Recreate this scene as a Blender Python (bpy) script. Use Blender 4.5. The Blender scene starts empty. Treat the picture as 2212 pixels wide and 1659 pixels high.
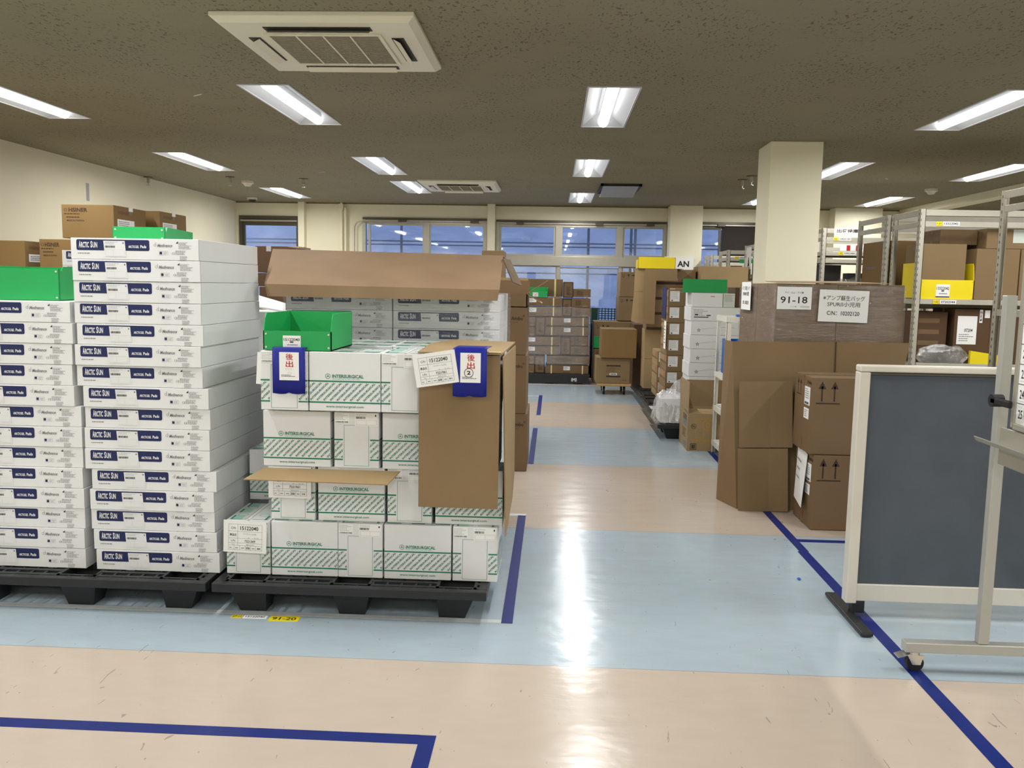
import bpy, bmesh, math, random
from mathutils import Vector, Matrix, Euler
random.seed(7)
SC = bpy.context.scene
COL = SC.collection

# ------------------------------------------------------------------ camera
W, H, F = 2212, 1659, 1870.0
CAMZ = 1.4
YAW, PIT, ROL = -0.04669406, 0.11415045, 0.01762542
_f = Vector((math.sin(YAW) * math.cos(PIT), math.cos(YAW) * math.cos(PIT), -math.sin(PIT)))
_r = Vector((math.cos(YAW), -math.sin(YAW), 0))
_u = _r.cross(_f)
CR = _r * math.cos(ROL) + _u * math.sin(ROL)
CU = -_r * math.sin(ROL) + _u * math.cos(ROL)
CF = _f
cam = bpy.data.objects.new('camera', bpy.data.cameras.new('camera'))
COL.objects.link(cam)
cam.matrix_world = Matrix(((CR.x, CU.x, -CF.x, 0), (CR.y, CU.y, -CF.y, 0), (CR.z, CU.z, -CF.z, CAMZ), (0, 0, 0, 1)))
cam.data.sensor_width = 36
cam.data.lens = 36 * F / W
cam.data.clip_start = 0.05
SC.camera = cam

def ray(px, py):
    return CR * ((px - W / 2) / F) - CU * ((py - H / 2) / F) + CF
def at(px, py, Y):
    """point of the photographed ray on the vertical plane y = Y -> (x, z)"""
    v = ray(px, py); t = Y / v.y
    return v.x * t, CAMZ + v.z * t
def ax(px, Y, py=640):
    return at(px, py, Y)[0]
def az(py, Y, px=1200):
    return at(px, py, Y)[1]

# ------------------------------------------------------------------ world, exposure
wd = bpy.data.worlds.new('world'); SC.world = wd; wd.use_nodes = True
wd.node_tree.nodes['Background'].inputs[0].default_value = (0.30, 0.37, 0.58, 1)
wd.node_tree.nodes['Background'].inputs[1].default_value = 3.2
SC.view_settings.view_transform = 'Standard'
SC.view_settings.look = 'None'
SC.view_settings.gamma = 1.0
SC.view_settings.use_curve_mapping = False
SC.view_settings.exposure = 0.0
LAMP_W = 27.0
LAMP_COL = (1.0, 0.995, 0.985)
CEIL = 2.65

# ------------------------------------------------------------------ materials
def lin(c):
    return tuple(((x / 255) / 12.92 if x <= 10 else ((x / 255 + 0.055) / 1.055) ** 2.4) for x in c) + (1,)
MATS = {}
def mat(name, rgb, rough=0.6, metal=0.0, var=0.0, vscale=6.0, bump=0.0, bscale=60.0, spec=0.4, coat=0.0, stretch=None, emis=None):
    if name in MATS: return MATS[name]
    m = bpy.data.materials.new(name); m.use_nodes = True
    nt = m.node_tree; b = nt.nodes['Principled BSDF']
    col = rgb if len(rgb) == 4 else lin(rgb)
    b.inputs['Base Color'].default_value = col
    b.inputs['Roughness'].default_value = rough
    b.inputs['Metallic'].default_value = metal
    b.inputs['Specular IOR Level'].default_value = spec
    b.inputs['Coat Weight'].default_value = coat
    tc = nt.nodes.new('ShaderNodeTexCoord')
    mp = nt.nodes.new('ShaderNodeMapping'); nt.links.new(tc.outputs['Object'], mp.inputs[0])
    if stretch: mp.inputs['Scale'].default_value = stretch
    if var > 0:
        n = nt.nodes.new('ShaderNodeTexNoise'); n.inputs['Scale'].default_value = vscale; n.inputs['Detail'].default_value = 5
        nt.links.new(mp.outputs[0], n.inputs[0])
        r = nt.nodes.new('ShaderNodeMapRange'); r.inputs[1].default_value = 0.3; r.inputs[2].default_value = 0.7
        r.inputs[3].default_value = 1 - var; r.inputs[4].default_value = 1 + var
        nt.links.new(n.outputs[0], r.inputs[0])
        x = nt.nodes.new('ShaderNodeVectorMath'); x.operation = 'SCALE'; x.inputs[0].default_value = col[:3]
        nt.links.new(r.outputs[0], x.inputs['Scale']); nt.links.new(x.outputs[0], b.inputs['Base Color'])
    if bump > 0:
        n = nt.nodes.new('ShaderNodeTexNoise'); n.inputs['Scale'].default_value = bscale; n.inputs['Detail'].default_value = 3
        nt.links.new(mp.outputs[0], n.inputs[0])
        bp = nt.nodes.new('ShaderNodeBump'); bp.inputs['Strength'].default_value = bump; bp.inputs['Distance'].default_value = 0.01
        nt.links.new(n.outputs[0], bp.inputs['Height']); nt.links.new(bp.outputs[0], b.inputs['Normal'])
    if emis:
        b.inputs['Emission Color'].default_value = (*LAMP_COL, 1); b.inputs['Emission Strength'].default_value = emis
    MATS[name] = m
    return m

M_WHITE = mat('white_carton', (224, 225, 226), 0.55, var=0.02)
M_WHITE2 = mat('white_carton_green_tint', (205, 212, 205), 0.5, var=0.03)
M_TAG = mat('paper', (238, 238, 236), 0.7)
M_NAVY = mat('navy_ink', (22, 34, 84), 0.45)
M_INK = mat('black_ink', (24, 22, 22), 0.6)
M_GREY = mat('grey_ink', (120, 120, 126), 0.6)
M_LGREY = mat('light_grey_ink', (168, 168, 172), 0.6)
M_VLG = mat('faint_ink', (200, 200, 203), 0.6)
M_TEAL = mat('teal_ink', (28, 122, 98), 0.6)
M_PTEAL = mat('pale_teal_ink', (150, 196, 182), 0.6)
M_RED = mat('red_ink', (188, 30, 34), 0.6)
M_ORANGE = mat('orange_ink', (196, 140, 40), 0.7)
M_CARD = mat('cardboard', (131, 108, 76), 0.75, var=0.06, vscale=3)
M_CARD2 = mat('cardboard_dark', (118, 94, 66), 0.75, var=0.06, vscale=3)
M_CARD3 = mat('cardboard_pale', (156, 132, 94), 0.72, var=0.05, vscale=3)
M_CARDS = mat('cardboard_ochre', (128, 101, 60), 0.75, var=0.05, vscale=3)
M_CARDW = mat('cardboard_worn', (148, 121, 92), 0.75, var=0.09, vscale=5)
M_KRAFT = mat('kraft_tape', (122, 98, 66), 0.4, var=0.03)
M_BOXINK = mat('carton_print', (62, 44, 32), 0.7)
M_BOXINK2 = mat('faded_carton_print', (104, 80, 54), 0.7)
M_SEAM = mat('seam_line', (70, 50, 32), 0.8)  # dark brown line where carton flaps and panels meet
M_STRAP = mat('pale_strap', (226, 210, 150), 0.4)
M_GREEN = mat('green_plastic', (30, 158, 82), 0.42, var=0.03, bump=0.05, bscale=200)
M_YELLOW = mat('yellow_plastic', (236, 214, 30), 0.42, var=0.02)
M_BLUEP = mat('blue_plastic', (20, 96, 190), 0.4)
M_BLUEC = mat('blue_vinyl', (6, 20, 132), 0.45, var=0.05, bump=0.15, bscale=20)
M_RIVET = mat('rivet', (210, 214, 210), 0.3, metal=0.4)
M_BLACKP = mat('black_plastic', (34, 36, 38), 0.42, var=0.12, vscale=12, bump=0.05)
M_BLACK = mat('black_rubber', (20, 20, 20), 0.6)
M_DGREENP = mat('dark_green_plastic', (16, 60, 52), 0.4)
M_TAPE = mat('blue_floor_tape', (20, 38, 112), 0.38, var=0.08, vscale=10, spec=0.25)
M_WTAPE = mat('white_floor_tape', (196, 200, 200), 0.5, var=0.08, vscale=14)
M_WALL = mat('wall_paint', (236, 230, 204), 0.7, var=0.02, vscale=2, bump=0.03, bscale=80)
M_WALLD = mat('groove', (120, 112, 88), 0.7)
M_ALU = mat('aluminium', (176, 172, 160), 0.4, metal=0.55, var=0.05)
M_ALUD = mat('dark_aluminium', (92, 86, 74), 0.4, metal=0.5)
M_ACW = mat('air_conditioner_plastic', (226, 220, 200), 0.4)
M_ACD = mat('vent_dark', (40, 38, 34), 0.6)
M_ACG = mat('grille', (150, 142, 122), 0.6)
M_FIXT = mat('fixture_white', (198, 200, 204), 0.35)
M_RACK = mat('rack_grey', (186, 182, 168), 0.42, metal=0.2, var=0.04, vscale=8)
M_RACKW = mat('rack_white', (226, 224, 212), 0.4, var=0.04, vscale=8)
M_RACKD = mat('rack_slot', (52, 48, 42), 0.6)
M_FABRIC = mat('slate_fabric', (84, 90, 98), 0.9, var=0.07, vscale=7, bump=0.1, bscale=400, spec=0.2)
M_TRIM = mat('partition_trim', (214, 208, 196), 0.35, metal=0.15)
M_STEEL = mat('stand_grey', (178, 178, 172), 0.38, metal=0.35)
M_CHROME = mat('chrome', (210, 208, 200), 0.2, metal=0.9)
M_BOARD = mat('whiteboard', (240, 242, 242), 0.18)
M_WOOD = mat('plywood', (190, 150, 96), 0.6, var=0.12, vscale=5, stretch=(1, 8, 1))
M_BLIND = mat('dark_blind', (34, 26, 20), 0.7, bump=0.2, bscale=150)
M_DARKC = mat('dark_carton', (72, 70, 72), 0.6)
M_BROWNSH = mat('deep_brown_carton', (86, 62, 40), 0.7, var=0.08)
M_LIMEC = mat('lime_print', (160, 190, 96), 0.6)
M_LED = mat('led_tube', (255, 255, 250), 0.4, emis=5.0)

def wrap_material(name, amount, scale=(4, 4, 30), film=0.16, tint=0.85):
    m = bpy.data.materials.new(name); m.use_nodes = True; nt = m.node_tree
    nt.nodes.clear(); out = nt.nodes.new('ShaderNodeOutputMaterial')
    tr = nt.nodes.new('ShaderNodeBsdfTransparent'); tr.inputs[0].default_value = (0.97, 0.97, 0.97, 1)
    gl = nt.nodes.new('ShaderNodeBsdfGlossy'); gl.inputs['Roughness'].default_value = 0.10
    df = nt.nodes.new('ShaderNodeBsdfDiffuse'); df.inputs[0].default_value = (tint, tint, tint, 1)
    tc = nt.nodes.new('ShaderNodeTexCoord'); mp = nt.nodes.new('ShaderNodeMapping'); mp.inputs['Scale'].default_value = scale
    nt.links.new(tc.outputs['Object'], mp.inputs[0])
    n = nt.nodes.new('ShaderNodeTexNoise'); n.inputs['Scale'].default_value = 1.6; n.inputs['Detail'].default_value = 6; n.inputs['Distortion'].default_value = 0.8
    nt.links.new(mp.outputs[0], n.inputs[0])
    bp = nt.nodes.new('ShaderNodeBump'); bp.inputs['Strength'].default_value = 1.0; bp.inputs['Distance'].default_value = 0.02
    nt.links.new(n.outputs[0], bp.inputs['Height']); nt.links.new(bp.outputs[0], gl.inputs['Normal'])
    r = nt.nodes.new('ShaderNodeMapRange'); r.inputs[1].default_value = 0.42; r.inputs[2].default_value = 0.72; r.inputs[3].default_value = film * 0.4; r.inputs[4].default_value = film * 2.2
    nt.links.new(n.outputs[0], r.inputs[0])
    m1 = nt.nodes.new('ShaderNodeMixShader'); nt.links.new(r.outputs[0], m1.inputs[0]); nt.links.new(tr.outputs[0], m1.inputs[1]); nt.links.new(df.outputs[0], m1.inputs[2])
    m2 = nt.nodes.new('ShaderNodeMixShader'); m2.inputs[0].default_value = amount
    nt.links.new(m1.outputs[0], m2.inputs[1]); nt.links.new(gl.outputs[0], m2.inputs[2])
    nt.links.new(m2.outputs[0], out.inputs[0])
    MATS[name] = m
    return m
M_WRAP = wrap_material('stretch_film', 0.10, film=0.05)
M_WRAP2 = wrap_material('stretch_film_heavy', 0.13, film=0.04)
M_BAG = wrap_material('plastic_bag', 0.25, scale=(9, 9, 9), film=0.12)

def glass_material():
    m = bpy.data.materials.new('window_glass'); m.use_nodes = True; nt = m.node_tree
    nt.nodes.clear(); out = nt.nodes.new('ShaderNodeOutputMaterial')
    tr = nt.nodes.new('ShaderNodeBsdfTransparent'); tr.inputs[0].default_value = (0.9, 0.93, 0.95, 1)
    gl = nt.nodes.new('ShaderNodeBsdfGlossy'); gl.inputs['Roughness'].default_value = 0.02
    m2 = nt.nodes.new('ShaderNodeMixShader'); m2.inputs[0].default_value = 0.14
    nt.links.new(tr.outputs[0], m2.inputs[1]); nt.links.new(gl.outputs[0], m2.inputs[2]); nt.links.new(m2.outputs[0], out.inputs[0])
    return m
M_GLASS = glass_material()

def tarp_material():
    m = bpy.data.materials.new('blue_sheeting'); m.use_nodes = True; nt = m.node_tree
    nt.nodes.clear(); out = nt.nodes.new('ShaderNodeOutputMaterial')
    a = nt.nodes.new('ShaderNodeBsdfTranslucent'); b = nt.nodes.new('ShaderNodeBsdfDiffuse')
    tc = nt.nodes.new('ShaderNodeTexCoord'); mp = nt.nodes.new('ShaderNodeMapping'); mp.inputs['Scale'].default_value = (1.0, 1, 2.2)
    nt.links.new(tc.outputs['Object'], mp.inputs[0])
    n = nt.nodes.new('ShaderNodeTexNoise'); n.inputs['Scale'].default_value = 1.3; n.inputs['Detail'].default_value = 7; n.inputs['Distortion'].default_value = 1.2
    nt.links.new(mp.outputs[0], n.inputs[0])
    cr = nt.nodes.new('ShaderNodeValToRGB'); cr.color_ramp.elements[0].position = 0.3; cr.color_ramp.elements[1].position = 0.75
    cr.color_ramp.elements[0].color = (0.34, 0.40, 0.52, 1); cr.color_ramp.elements[1].color = (0.52, 0.58, 0.70, 1)
    nt.links.new(n.outputs[0], cr.inputs[0])
    nt.links.new(cr.outputs[0], a.inputs[0]); nt.links.new(cr.outputs[0], b.inputs[0])
    bp = nt.nodes.new('ShaderNodeBump'); bp.inputs['Strength'].default_value = 0.6; bp.inputs['Distance'].default_value = 0.06
    nt.links.new(n.outputs[0], bp.inputs['Height']); nt.links.new(bp.outputs[0], a.inputs['Normal']); nt.links.new(bp.outputs[0], b.inputs['Normal'])
    mx = nt.nodes.new('ShaderNodeMixShader'); mx.inputs[0].default_value = 0.45
    nt.links.new(b.outputs[0], mx.inputs[1]); nt.links.new(a.outputs[0], mx.inputs[2]); nt.links.new(mx.outputs[0], out.inputs[0])
    return m
M_TARP = tarp_material()

def floor_material():
    m = bpy.data.materials.new('vinyl_floor'); m.use_nodes = True; nt = m.node_tree; L = nt.links.new
    b = nt.nodes['Principled BSDF']
    tc = nt.nodes.new('ShaderNodeTexCoord'); sep = nt.nodes.new('ShaderNodeSeparateXYZ'); L(tc.outputs['Object'], sep.inputs[0])
    def mth(op, a, bb=None, c=None):
        n = nt.nodes.new('ShaderNodeMath'); n.operation = op
        for i, v in enumerate((a, bb, c)):
            if v is None: continue
            if isinstance(v, (int, float)): n.inputs[i].default_value = v
            else: L(v, n.inputs[i])
        return n.outputs[0]
    def noise(scale, detail=5, st=(1, 1, 1), dist=0.0, loc=(0, 0, 0)):
        mp = nt.nodes.new('ShaderNodeMapping'); mp.inputs['Scale'].default_value = st; mp.inputs['Location'].default_value = loc
        L(tc.outputs['Object'], mp.inputs[0])
        n = nt.nodes.new('ShaderNodeTexNoise'); n.inputs['Scale'].default_value = scale; n.inputs['Detail'].default_value = detail; n.inputs['Distortion'].default_value = dist
        L(mp.outputs[0], n.inputs[0]); return n.outputs[0]
    def mix(f, A, B):
        n = nt.nodes.new('ShaderNodeMix'); n.data_type = 'RGBA'
        if isinstance(f, (int, float)): n.inputs[0].default_value = f
        else: L(f, n.inputs[0])
        for i, v in ((6, A), (7, B)):
            if isinstance(v, tuple): n.inputs[i].default_value = v
            else: L(v, n.inputs[i])
        return n.outputs[2]
    ph = mth('MODULO', mth('ADD', sep.outputs[1], 3.64 * 6 - 3.07), 3.64)
    isblue = mth('LESS_THAN', ph, 1.82)
    n1 = noise(0.9, 3)
    n2 = noise(7, 4, (1, 1.8, 1))
    ramp = nt.nodes.new('ShaderNodeMapRange'); ramp.inputs[1].default_value = 0.25; ramp.inputs[2].default_value = 0.85; L(n1, ramp.inputs[0])
    r2 = nt.nodes.new('ShaderNodeMapRange'); r2.inputs[1].default_value = 0.35; r2.inputs[2].default_value = 0.75; L(n2, r2.inputs[0])
    blue = mix(mth('MULTIPLY', r2.outputs[0], 0.5), lin((170, 187, 198)), lin((166, 173, 176)))
    blue = mix(mth('MULTIPLY', ramp.outputs[0], 0.35), blue, lin((150, 164, 172)))
    pink = mix(mth('MULTIPLY', r2.outputs[0], 0.3), lin((194, 181, 167)), lin((182, 168, 154)))
    pink = mix(mth('MULTIPLY', ramp.outputs[0], 0.35), pink, lin((188, 165, 142)))
    c = mix(isblue, pink, blue)
    # narrow seam where two sheets meet
    s = mth('LESS_THAN', mth('MODULO', mth('ADD', sep.outputs[1], 1.82 * 12 - 3.07), 1.82), 0.004)
    c = mix(mth('MULTIPLY', s, 0.5), c, lin((110, 100, 95)))
    # scuffs
    n3 = noise(26, 2, (1, 0.25, 1), 2.0)
    sc = mth('GREATER_THAN', n3, 0.735)
    c = mix(mth('MULTIPLY', sc, 0.45), c, lin((84, 78, 76)))
    n4 = noise(60, 1, (1, 1, 1), 0.2, (3, 1, 0))
    c = mix(mth('MULTIPLY', mth('GREATER_THAN', n4, 0.80), 0.6), c, lin((60, 56, 54)))
    L(c, b.inputs['Base Color'])
    b.inputs['Roughness'].default_value = 0.20
    b.inputs['Specular IOR Level'].default_value = 0.55
    bp = nt.nodes.new('ShaderNodeBump'); bp.inputs['Strength'].default_value = 0.32; bp.inputs['Distance'].default_value = 0.01
    L(noise(4.0, 6, (1, 1.9, 1)), bp.inputs['Height']); L(bp.outputs[0], b.inputs['Normal'])
    return m
M_FLOOR = floor_material()

def ceiling_material():
    m = bpy.data.materials.new('speckled_ceiling'); m.use_nodes = True; nt = m.node_tree; L = nt.links.new
    b = nt.nodes['Principled BSDF']; b.inputs['Roughness'].default_value = 0.85; b.inputs['Specular IOR Level'].default_value = 0.2
    tc = nt.nodes.new('ShaderNodeTexCoord')
    def noise(scale, detail, st, dist=0.0):
        mp = nt.nodes.new('ShaderNodeMapping'); mp.inputs['Scale'].default_value = st; L(tc.outputs['Object'], mp.inputs[0])
        n = nt.nodes.new('ShaderNodeTexNoise'); n.inputs['Scale'].default_value = scale; n.inputs['Detail'].default_value = detail; n.inputs['Distortion'].default_value = dist
        L(mp.outputs[0], n.inputs[0]); return n.outputs[0]
    a = nt.nodes.new('ShaderNodeMapRange'); a.inputs[1].default_value = 0.58; a.inputs[2].default_value = 0.63; L(noise(34, 3, (1.6, 0.9, 1), 0.6), a.inputs[0])
    g = nt.nodes.new('ShaderNodeMapRange'); g.inputs[1].default_value = 0.36; g.inputs[2].default_value = 0.55; L(noise(3.0, 4, (1, 0.6, 1)), g.inputs[0])
    mu = nt.nodes.new('ShaderNodeMath'); mu.operation = 'MULTIPLY'; L(a.outputs[0], mu.inputs[0]); L(g.outputs[0], mu.inputs[1])
    m2 = nt.nodes.new('ShaderNodeMath'); m2.operation = 'MULTIPLY'; m2.inputs[1].default_value = 0.55; L(mu.outputs[0], m2.inputs[0])
    c1 = nt.nodes.new('ShaderNodeMix'); c1.data_type = 'RGBA'; L(noise(1.2, 5, (1, 1, 1)), c1.inputs[0])
    c1.inputs[6].default_value = lin((132, 125, 104)); c1.inputs[7].default_value = lin((147, 139, 117))
    c2 = nt.nodes.new('ShaderNodeMix'); c2.data_type = 'RGBA'; L(m2.outputs[0], c2.inputs[0]); L(c1.outputs[2], c2.inputs[6]); c2.inputs[7].default_value = lin((56, 52, 42))
    L(c2.outputs[2], b.inputs['Base Color'])
    bp = nt.nodes.new('ShaderNodeBump'); bp.inputs['Strength'].default_value = 0.3; bp.inputs['Distance'].default_value = 0.004
    L(noise(90, 3, (1, 0.6, 1)), bp.inputs['Height']); L(bp.outputs[0], b.inputs['Normal'])
    return m
M_CEIL = ceiling_material()

# ------------------------------------------------------------------ mesh builder
_TXT = {}
def text_geo(s, bold=0.0):
    k = (s, bold)
    if k in _TXT: return _TXT[k]
    c = bpy.data.curves.new('t', 'FONT'); c.body = s; c.size = 1; c.resolution_u = 2; c.offset = bold
    o = bpy.data.objects.new('t', c); COL.objects.link(o)
    bpy.context.view_layer.update()
    me = bpy.data.meshes.new_from_object(o.evaluated_get(bpy.context.evaluated_depsgraph_get()))
    vs = [(v.co.x, v.co.y) for v in me.vertices]; fs = [tuple(p.vertices) for p in me.polygons]
    bpy.data.objects.remove(o); bpy.data.curves.remove(c); bpy.data.meshes.remove(me)
    x0 = min(v[0] for v in vs); x1 = max(v[0] for v in vs); y0 = min(v[1] for v in vs); y1 = max(v[1] for v in vs)
    vs = [((x - x0) / (x1 - x0), (y - y0) / (y1 - y0)) for x, y in vs]
    _TXT[k] = (vs, fs); return _TXT[k]

class Face:
    def __init__(s, o, u, v, W, H):
        s.o = Vector(o); s.u = Vector(u).normalized(); s.v = Vector(v).normalized(); s.W = W; s.H = H; s.n = s.u.cross(s.v)
    def p(s, a, b, off=0.0006): return s.o + s.u * a + s.v * b + s.n * off

class MB:
    def __init__(s): s.v = []; s.f = []; s.m = []; s.slots = []
    def slot(s, m):
        if m not in s.slots: s.slots.append(m)
        return s.slots.index(m)
    def add(s, vs, fs, m):
        b = len(s.v); k = s.slot(m); s.v += [tuple(v) for v in vs]
        for f in fs: s.f.append(tuple(b + i for i in f)); s.m.append(k)
        return s
    def poly(s, pts, m): return s.add(pts, [tuple(range(len(pts)))], m)
    def box(s, x0, x1, y0, y1, z0, z1, m, bev=0.0):
        if bev <= 0:
            vs = [(x, y, z) for x in (x0, x1) for y in (y0, y1) for z in (z0, z1)]
            return s.add(vs, [(0, 1, 3, 2), (4, 6, 7, 5), (0, 4, 5, 1), (2, 3, 7, 6), (0, 2, 6, 4), (1, 5, 7, 3)], m)
        bm = bmesh.new(); bmesh.ops.create_cube(bm, size=1)
        for v in bm.verts: v.co = Vector((x0 + (v.co.x + .5) * (x1 - x0), y0 + (v.co.y + .5) * (y1 - y0), z0 + (v.co.z + .5) * (z1 - z0)))
        bmesh.ops.bevel(bm, geom=bm.edges[:], offset=bev, segments=2, affect='EDGES', profile=0.5)
        bm.verts.index_update()
        s.add([v.co[:] for v in bm.verts], [tuple(v.index for v in f.verts) for f in bm.faces], m); bm.free(); return s
    def cyl(s, p0, p1, r, m, n=16, r2=None, cap=True):
        p0 = Vector(p0); p1 = Vector(p1); r2 = r if r2 is None else r2
        d = (p1 - p0).normalized(); a = d.orthogonal().normalized(); b = d.cross(a)
        vs = []
        for p, rr in ((p0, r), (p1, r2)):
            for i in range(n):
                t = 2 * math.pi * i / n; vs.append(p + a * (math.cos(t) * rr) + b * (math.sin(t) * rr))
        fs = [(i, (i + 1) % n, n + (i + 1) % n, n + i) for i in range(n)]
        if cap: fs += [tuple(range(n - 1, -1, -1)), tuple(range(n, 2 * n))]
        return s.add(vs, fs, m)
    def tube(s, pts, r, m, n=10):
        for a, b in zip(pts, pts[1:]): s.cyl(a, b, r, m, n)
        return s
    def frustum(s, a, b, m, cap0=True, cap1=True):
        """a, b: (x0,x1,y0,y1,z) rectangles"""
        vs = [(x, y, q[4]) for q in (a, b) for (x, y) in ((q[0], q[2]), (q[1], q[2]), (q[1], q[3]), (q[0], q[3]))]
        fs = [(i, (i + 1) % 4, 4 + (i + 1) % 4, 4 + i) for i in range(4)]
        if cap0: fs.append((3, 2, 1, 0))
        if cap1: fs.append((4, 5, 6, 7))
        return s.add(vs, fs, m)
    def slab(s, pts, th, m):
        """closed polygon given as 3d points, thickened along its normal"""
        pts = [Vector(p) for p in pts]
        n = (pts[1] - pts[0]).cross(pts[2] - pts[1]).normalized() * th
        k = len(pts); vs = pts + [p - n for p in pts]
        fs = [tuple(range(k)), tuple(range(2 * k - 1, k - 1, -1))] + [(i, k + i, k + (i + 1) % k, (i + 1) % k) for i in range(k)]
        return s.add(vs, fs, m)
    def rect(s, F_, u0, v0, u1, v1, m, off=0.0006):
        return s.poly([F_.p(u0, v0, off), F_.p(u1, v0, off), F_.p(u1, v1, off), F_.p(u0, v1, off)], m)
    def rrect(s, F_, u0, v0, u1, v1, r, m, off=0.0006):
        pts = []
        for cx, cy, a0 in ((u1 - r, v0 + r, -90), (u1 - r, v1 - r, 0), (u0 + r, v1 - r, 90), (u0 + r, v0 + r, 180)):
            for k in range(4):
                t = math.radians(a0 + 30 * k); pts.append(F_.p(cx + r * math.cos(t), cy + r * math.sin(t), off))
        return s.poly(pts, m)
    def outline(s, F_, u0, v0, u1, v1, t, m, off=0.0006):
        s.rect(F_, u0, v0, u1, v0 + t, m, off); s.rect(F_, u0, v1 - t, u1, v1, m, off)
        s.rect(F_, u0, v0, u0 + t, v1, m, off); s.rect(F_, u1 - t, v0, u1, v1, m, off); return s
    def ring(s, F_, cu, cv, r, t, m, off=0.0006, n=20):
        vs = []
        for rr in (r, r - t):
            for i in range(n):
                a = 2 * math.pi * i / n; vs.append(F_.p(cu + rr * math.cos(a), cv + rr * math.sin(a), off))
        return s.add(vs, [(i, (i + 1) % n, n + (i + 1) % n, n + i) for i in range(n)], m)
    def text(s, F_, t, u0, v0, w, h, m, bold=0.0, off=0.0008, rot=0.0, shear=0.0):
        vs, fs = text_geo(t, bold); c, sn = math.cos(rot), math.sin(rot)
        out = []
        for x, y in vs:
            a = x * w + shear * y * h; b = y * h
            out.append(F_.p(u0 + a * c - b * sn, v0 + a * sn + b * c, off))
        return s.add(out, fs, m)
    def lines(s, F_, u0, v0, u1, v1, n, m, fill=0.5, seed=1, off=0.0008):
        """small print: n lines of tiny unreadable dashes"""
        rd = random.Random(seed); dv = (v1 - v0) / n
        for i in range(n):
            e = u0 + (u1 - u0) * rd.uniform(0.55, 1.0); a = v1 - (i + 1) * dv + dv * (1 - fill) / 2; u = u0
            while u < e:
                w = (u1 - u0) * rd.uniform(0.05, 0.16); s.rect(F_, u, a, min(u + w, e), a + dv * fill, m, off); u += w + (u1 - u0) * 0.025
        return s
    def barcode(s, F_, u0, v0, u1, v1, m, seed=1, off=0.0008):
        rd = random.Random(seed); u = u0
        while u < u1:
            w = (u1 - u0) * rd.choice((0.015, 0.03, 0.045)); s.rect(F_, u, v0, min(u + w, u1), v1, m, off); u += w + (u1 - u0) * rd.choice((0.015, 0.03))
        return s
    def build(s, name, parent=None, loc=(0, 0, 0), rz=0.0, smooth=False, rot=None):
        me = bpy.data.meshes.new(name); me.from_pydata(s.v, [], s.f)
        for m in s.slots: me.materials.append(m)
        me.polygons.foreach_set('material_index', s.m)
        if smooth: me.polygons.foreach_set('use_smooth', [True] * len(s.f))
        me.update()
        o = bpy.data.objects.new(name, me); COL.objects.link(o)
        o.location = loc; o.rotation_euler = rot if rot else (0, 0, rz)
        if parent: o.parent = parent
        return o

def bfaces(w, d, h, x=0.0, y=0.0, z=0.0):
    x0, x1, y0, y1 = x - w / 2, x + w / 2, y - d / 2, y + d / 2
    return dict(front=Face((x0, y0, z), (1, 0, 0), (0, 0, 1), w, h), left=Face((x0, y1, z), (0, -1, 0), (0, 0, 1), d, h),
                right=Face((x1, y0, z), (0, 1, 0), (0, 0, 1), d, h), back=Face((x1, y1, z), (-1, 0, 0), (0, 0, 1), w, h),
                top=Face((x0, y0, z + h), (1, 0, 0), (0, 1, 0), w, d))
def clip_mb(mb, x0, x1):
    """cut everything lying outside x0..x1 (used for diagonal print that runs off a box face)"""
    bm = bmesh.new(); vs = [bm.verts.new(v) for v in mb.v]
    for f, k in zip(mb.f, mb.m):
        try: bm.faces.new([vs[i] for i in f]).material_index = k
        except ValueError: pass
    for co, no in (((x0, 0, 0), (-1, 0, 0)), ((x1, 0, 0), (1, 0, 0))):
        bmesh.ops.bisect_plane(bm, geom=bm.verts[:] + bm.edges[:] + bm.faces[:], plane_co=co, plane_no=no, clear_outer=True)
    bm.verts.index_update()
    r = [v.co[:] for v in bm.verts], [tuple(v.index for v in f.verts) for f in bm.faces]
    bm.free(); return r

def tag(o, label, cat, group=None, kind=None):
    o['label'] = label; o['category'] = cat
    if group: o['group'] = group
    if kind: o['kind'] = kind
    return o
def struct(o): o['kind'] = 'structure'; return o
def thing(name, loc, label, cat, group=None, rz=0.0):
    o = bpy.data.objects.new(name, None); COL.objects.link(o); o.location = loc; o.rotation_euler = (0, 0, rz)
    o.empty_display_size = 0.1
    return tag(o, label, cat, group)
def copy_tree(o, parent=None):
    c = o.copy(); COL.objects.link(c)
    if parent: c.parent = parent
    for ch in [x for x in bpy.data.objects if x.parent == o]: copy_tree(ch, c)
    return c
ORD = ['topmost', 'second from top', 'third from top', 'fourth from top', 'fifth from top', 'sixth from top', 'seventh from top', 'eighth from top', 'ninth from top',
       'tenth from top', 'eleventh from top', 'twelfth from top', 'thirteenth from top', 'fourteenth from top', 'fifteenth from top', 'lowest']
ORDB = ['bottom', 'second up', 'third up', 'fourth up', 'fifth up', 'sixth up', 'seventh up', 'eighth up', 'ninth up', 'tenth up']

# ------------------------------------------------------------------ room
XL, XR, YB, YF = -5.13, 7.6, 13.9, -3.6
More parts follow.
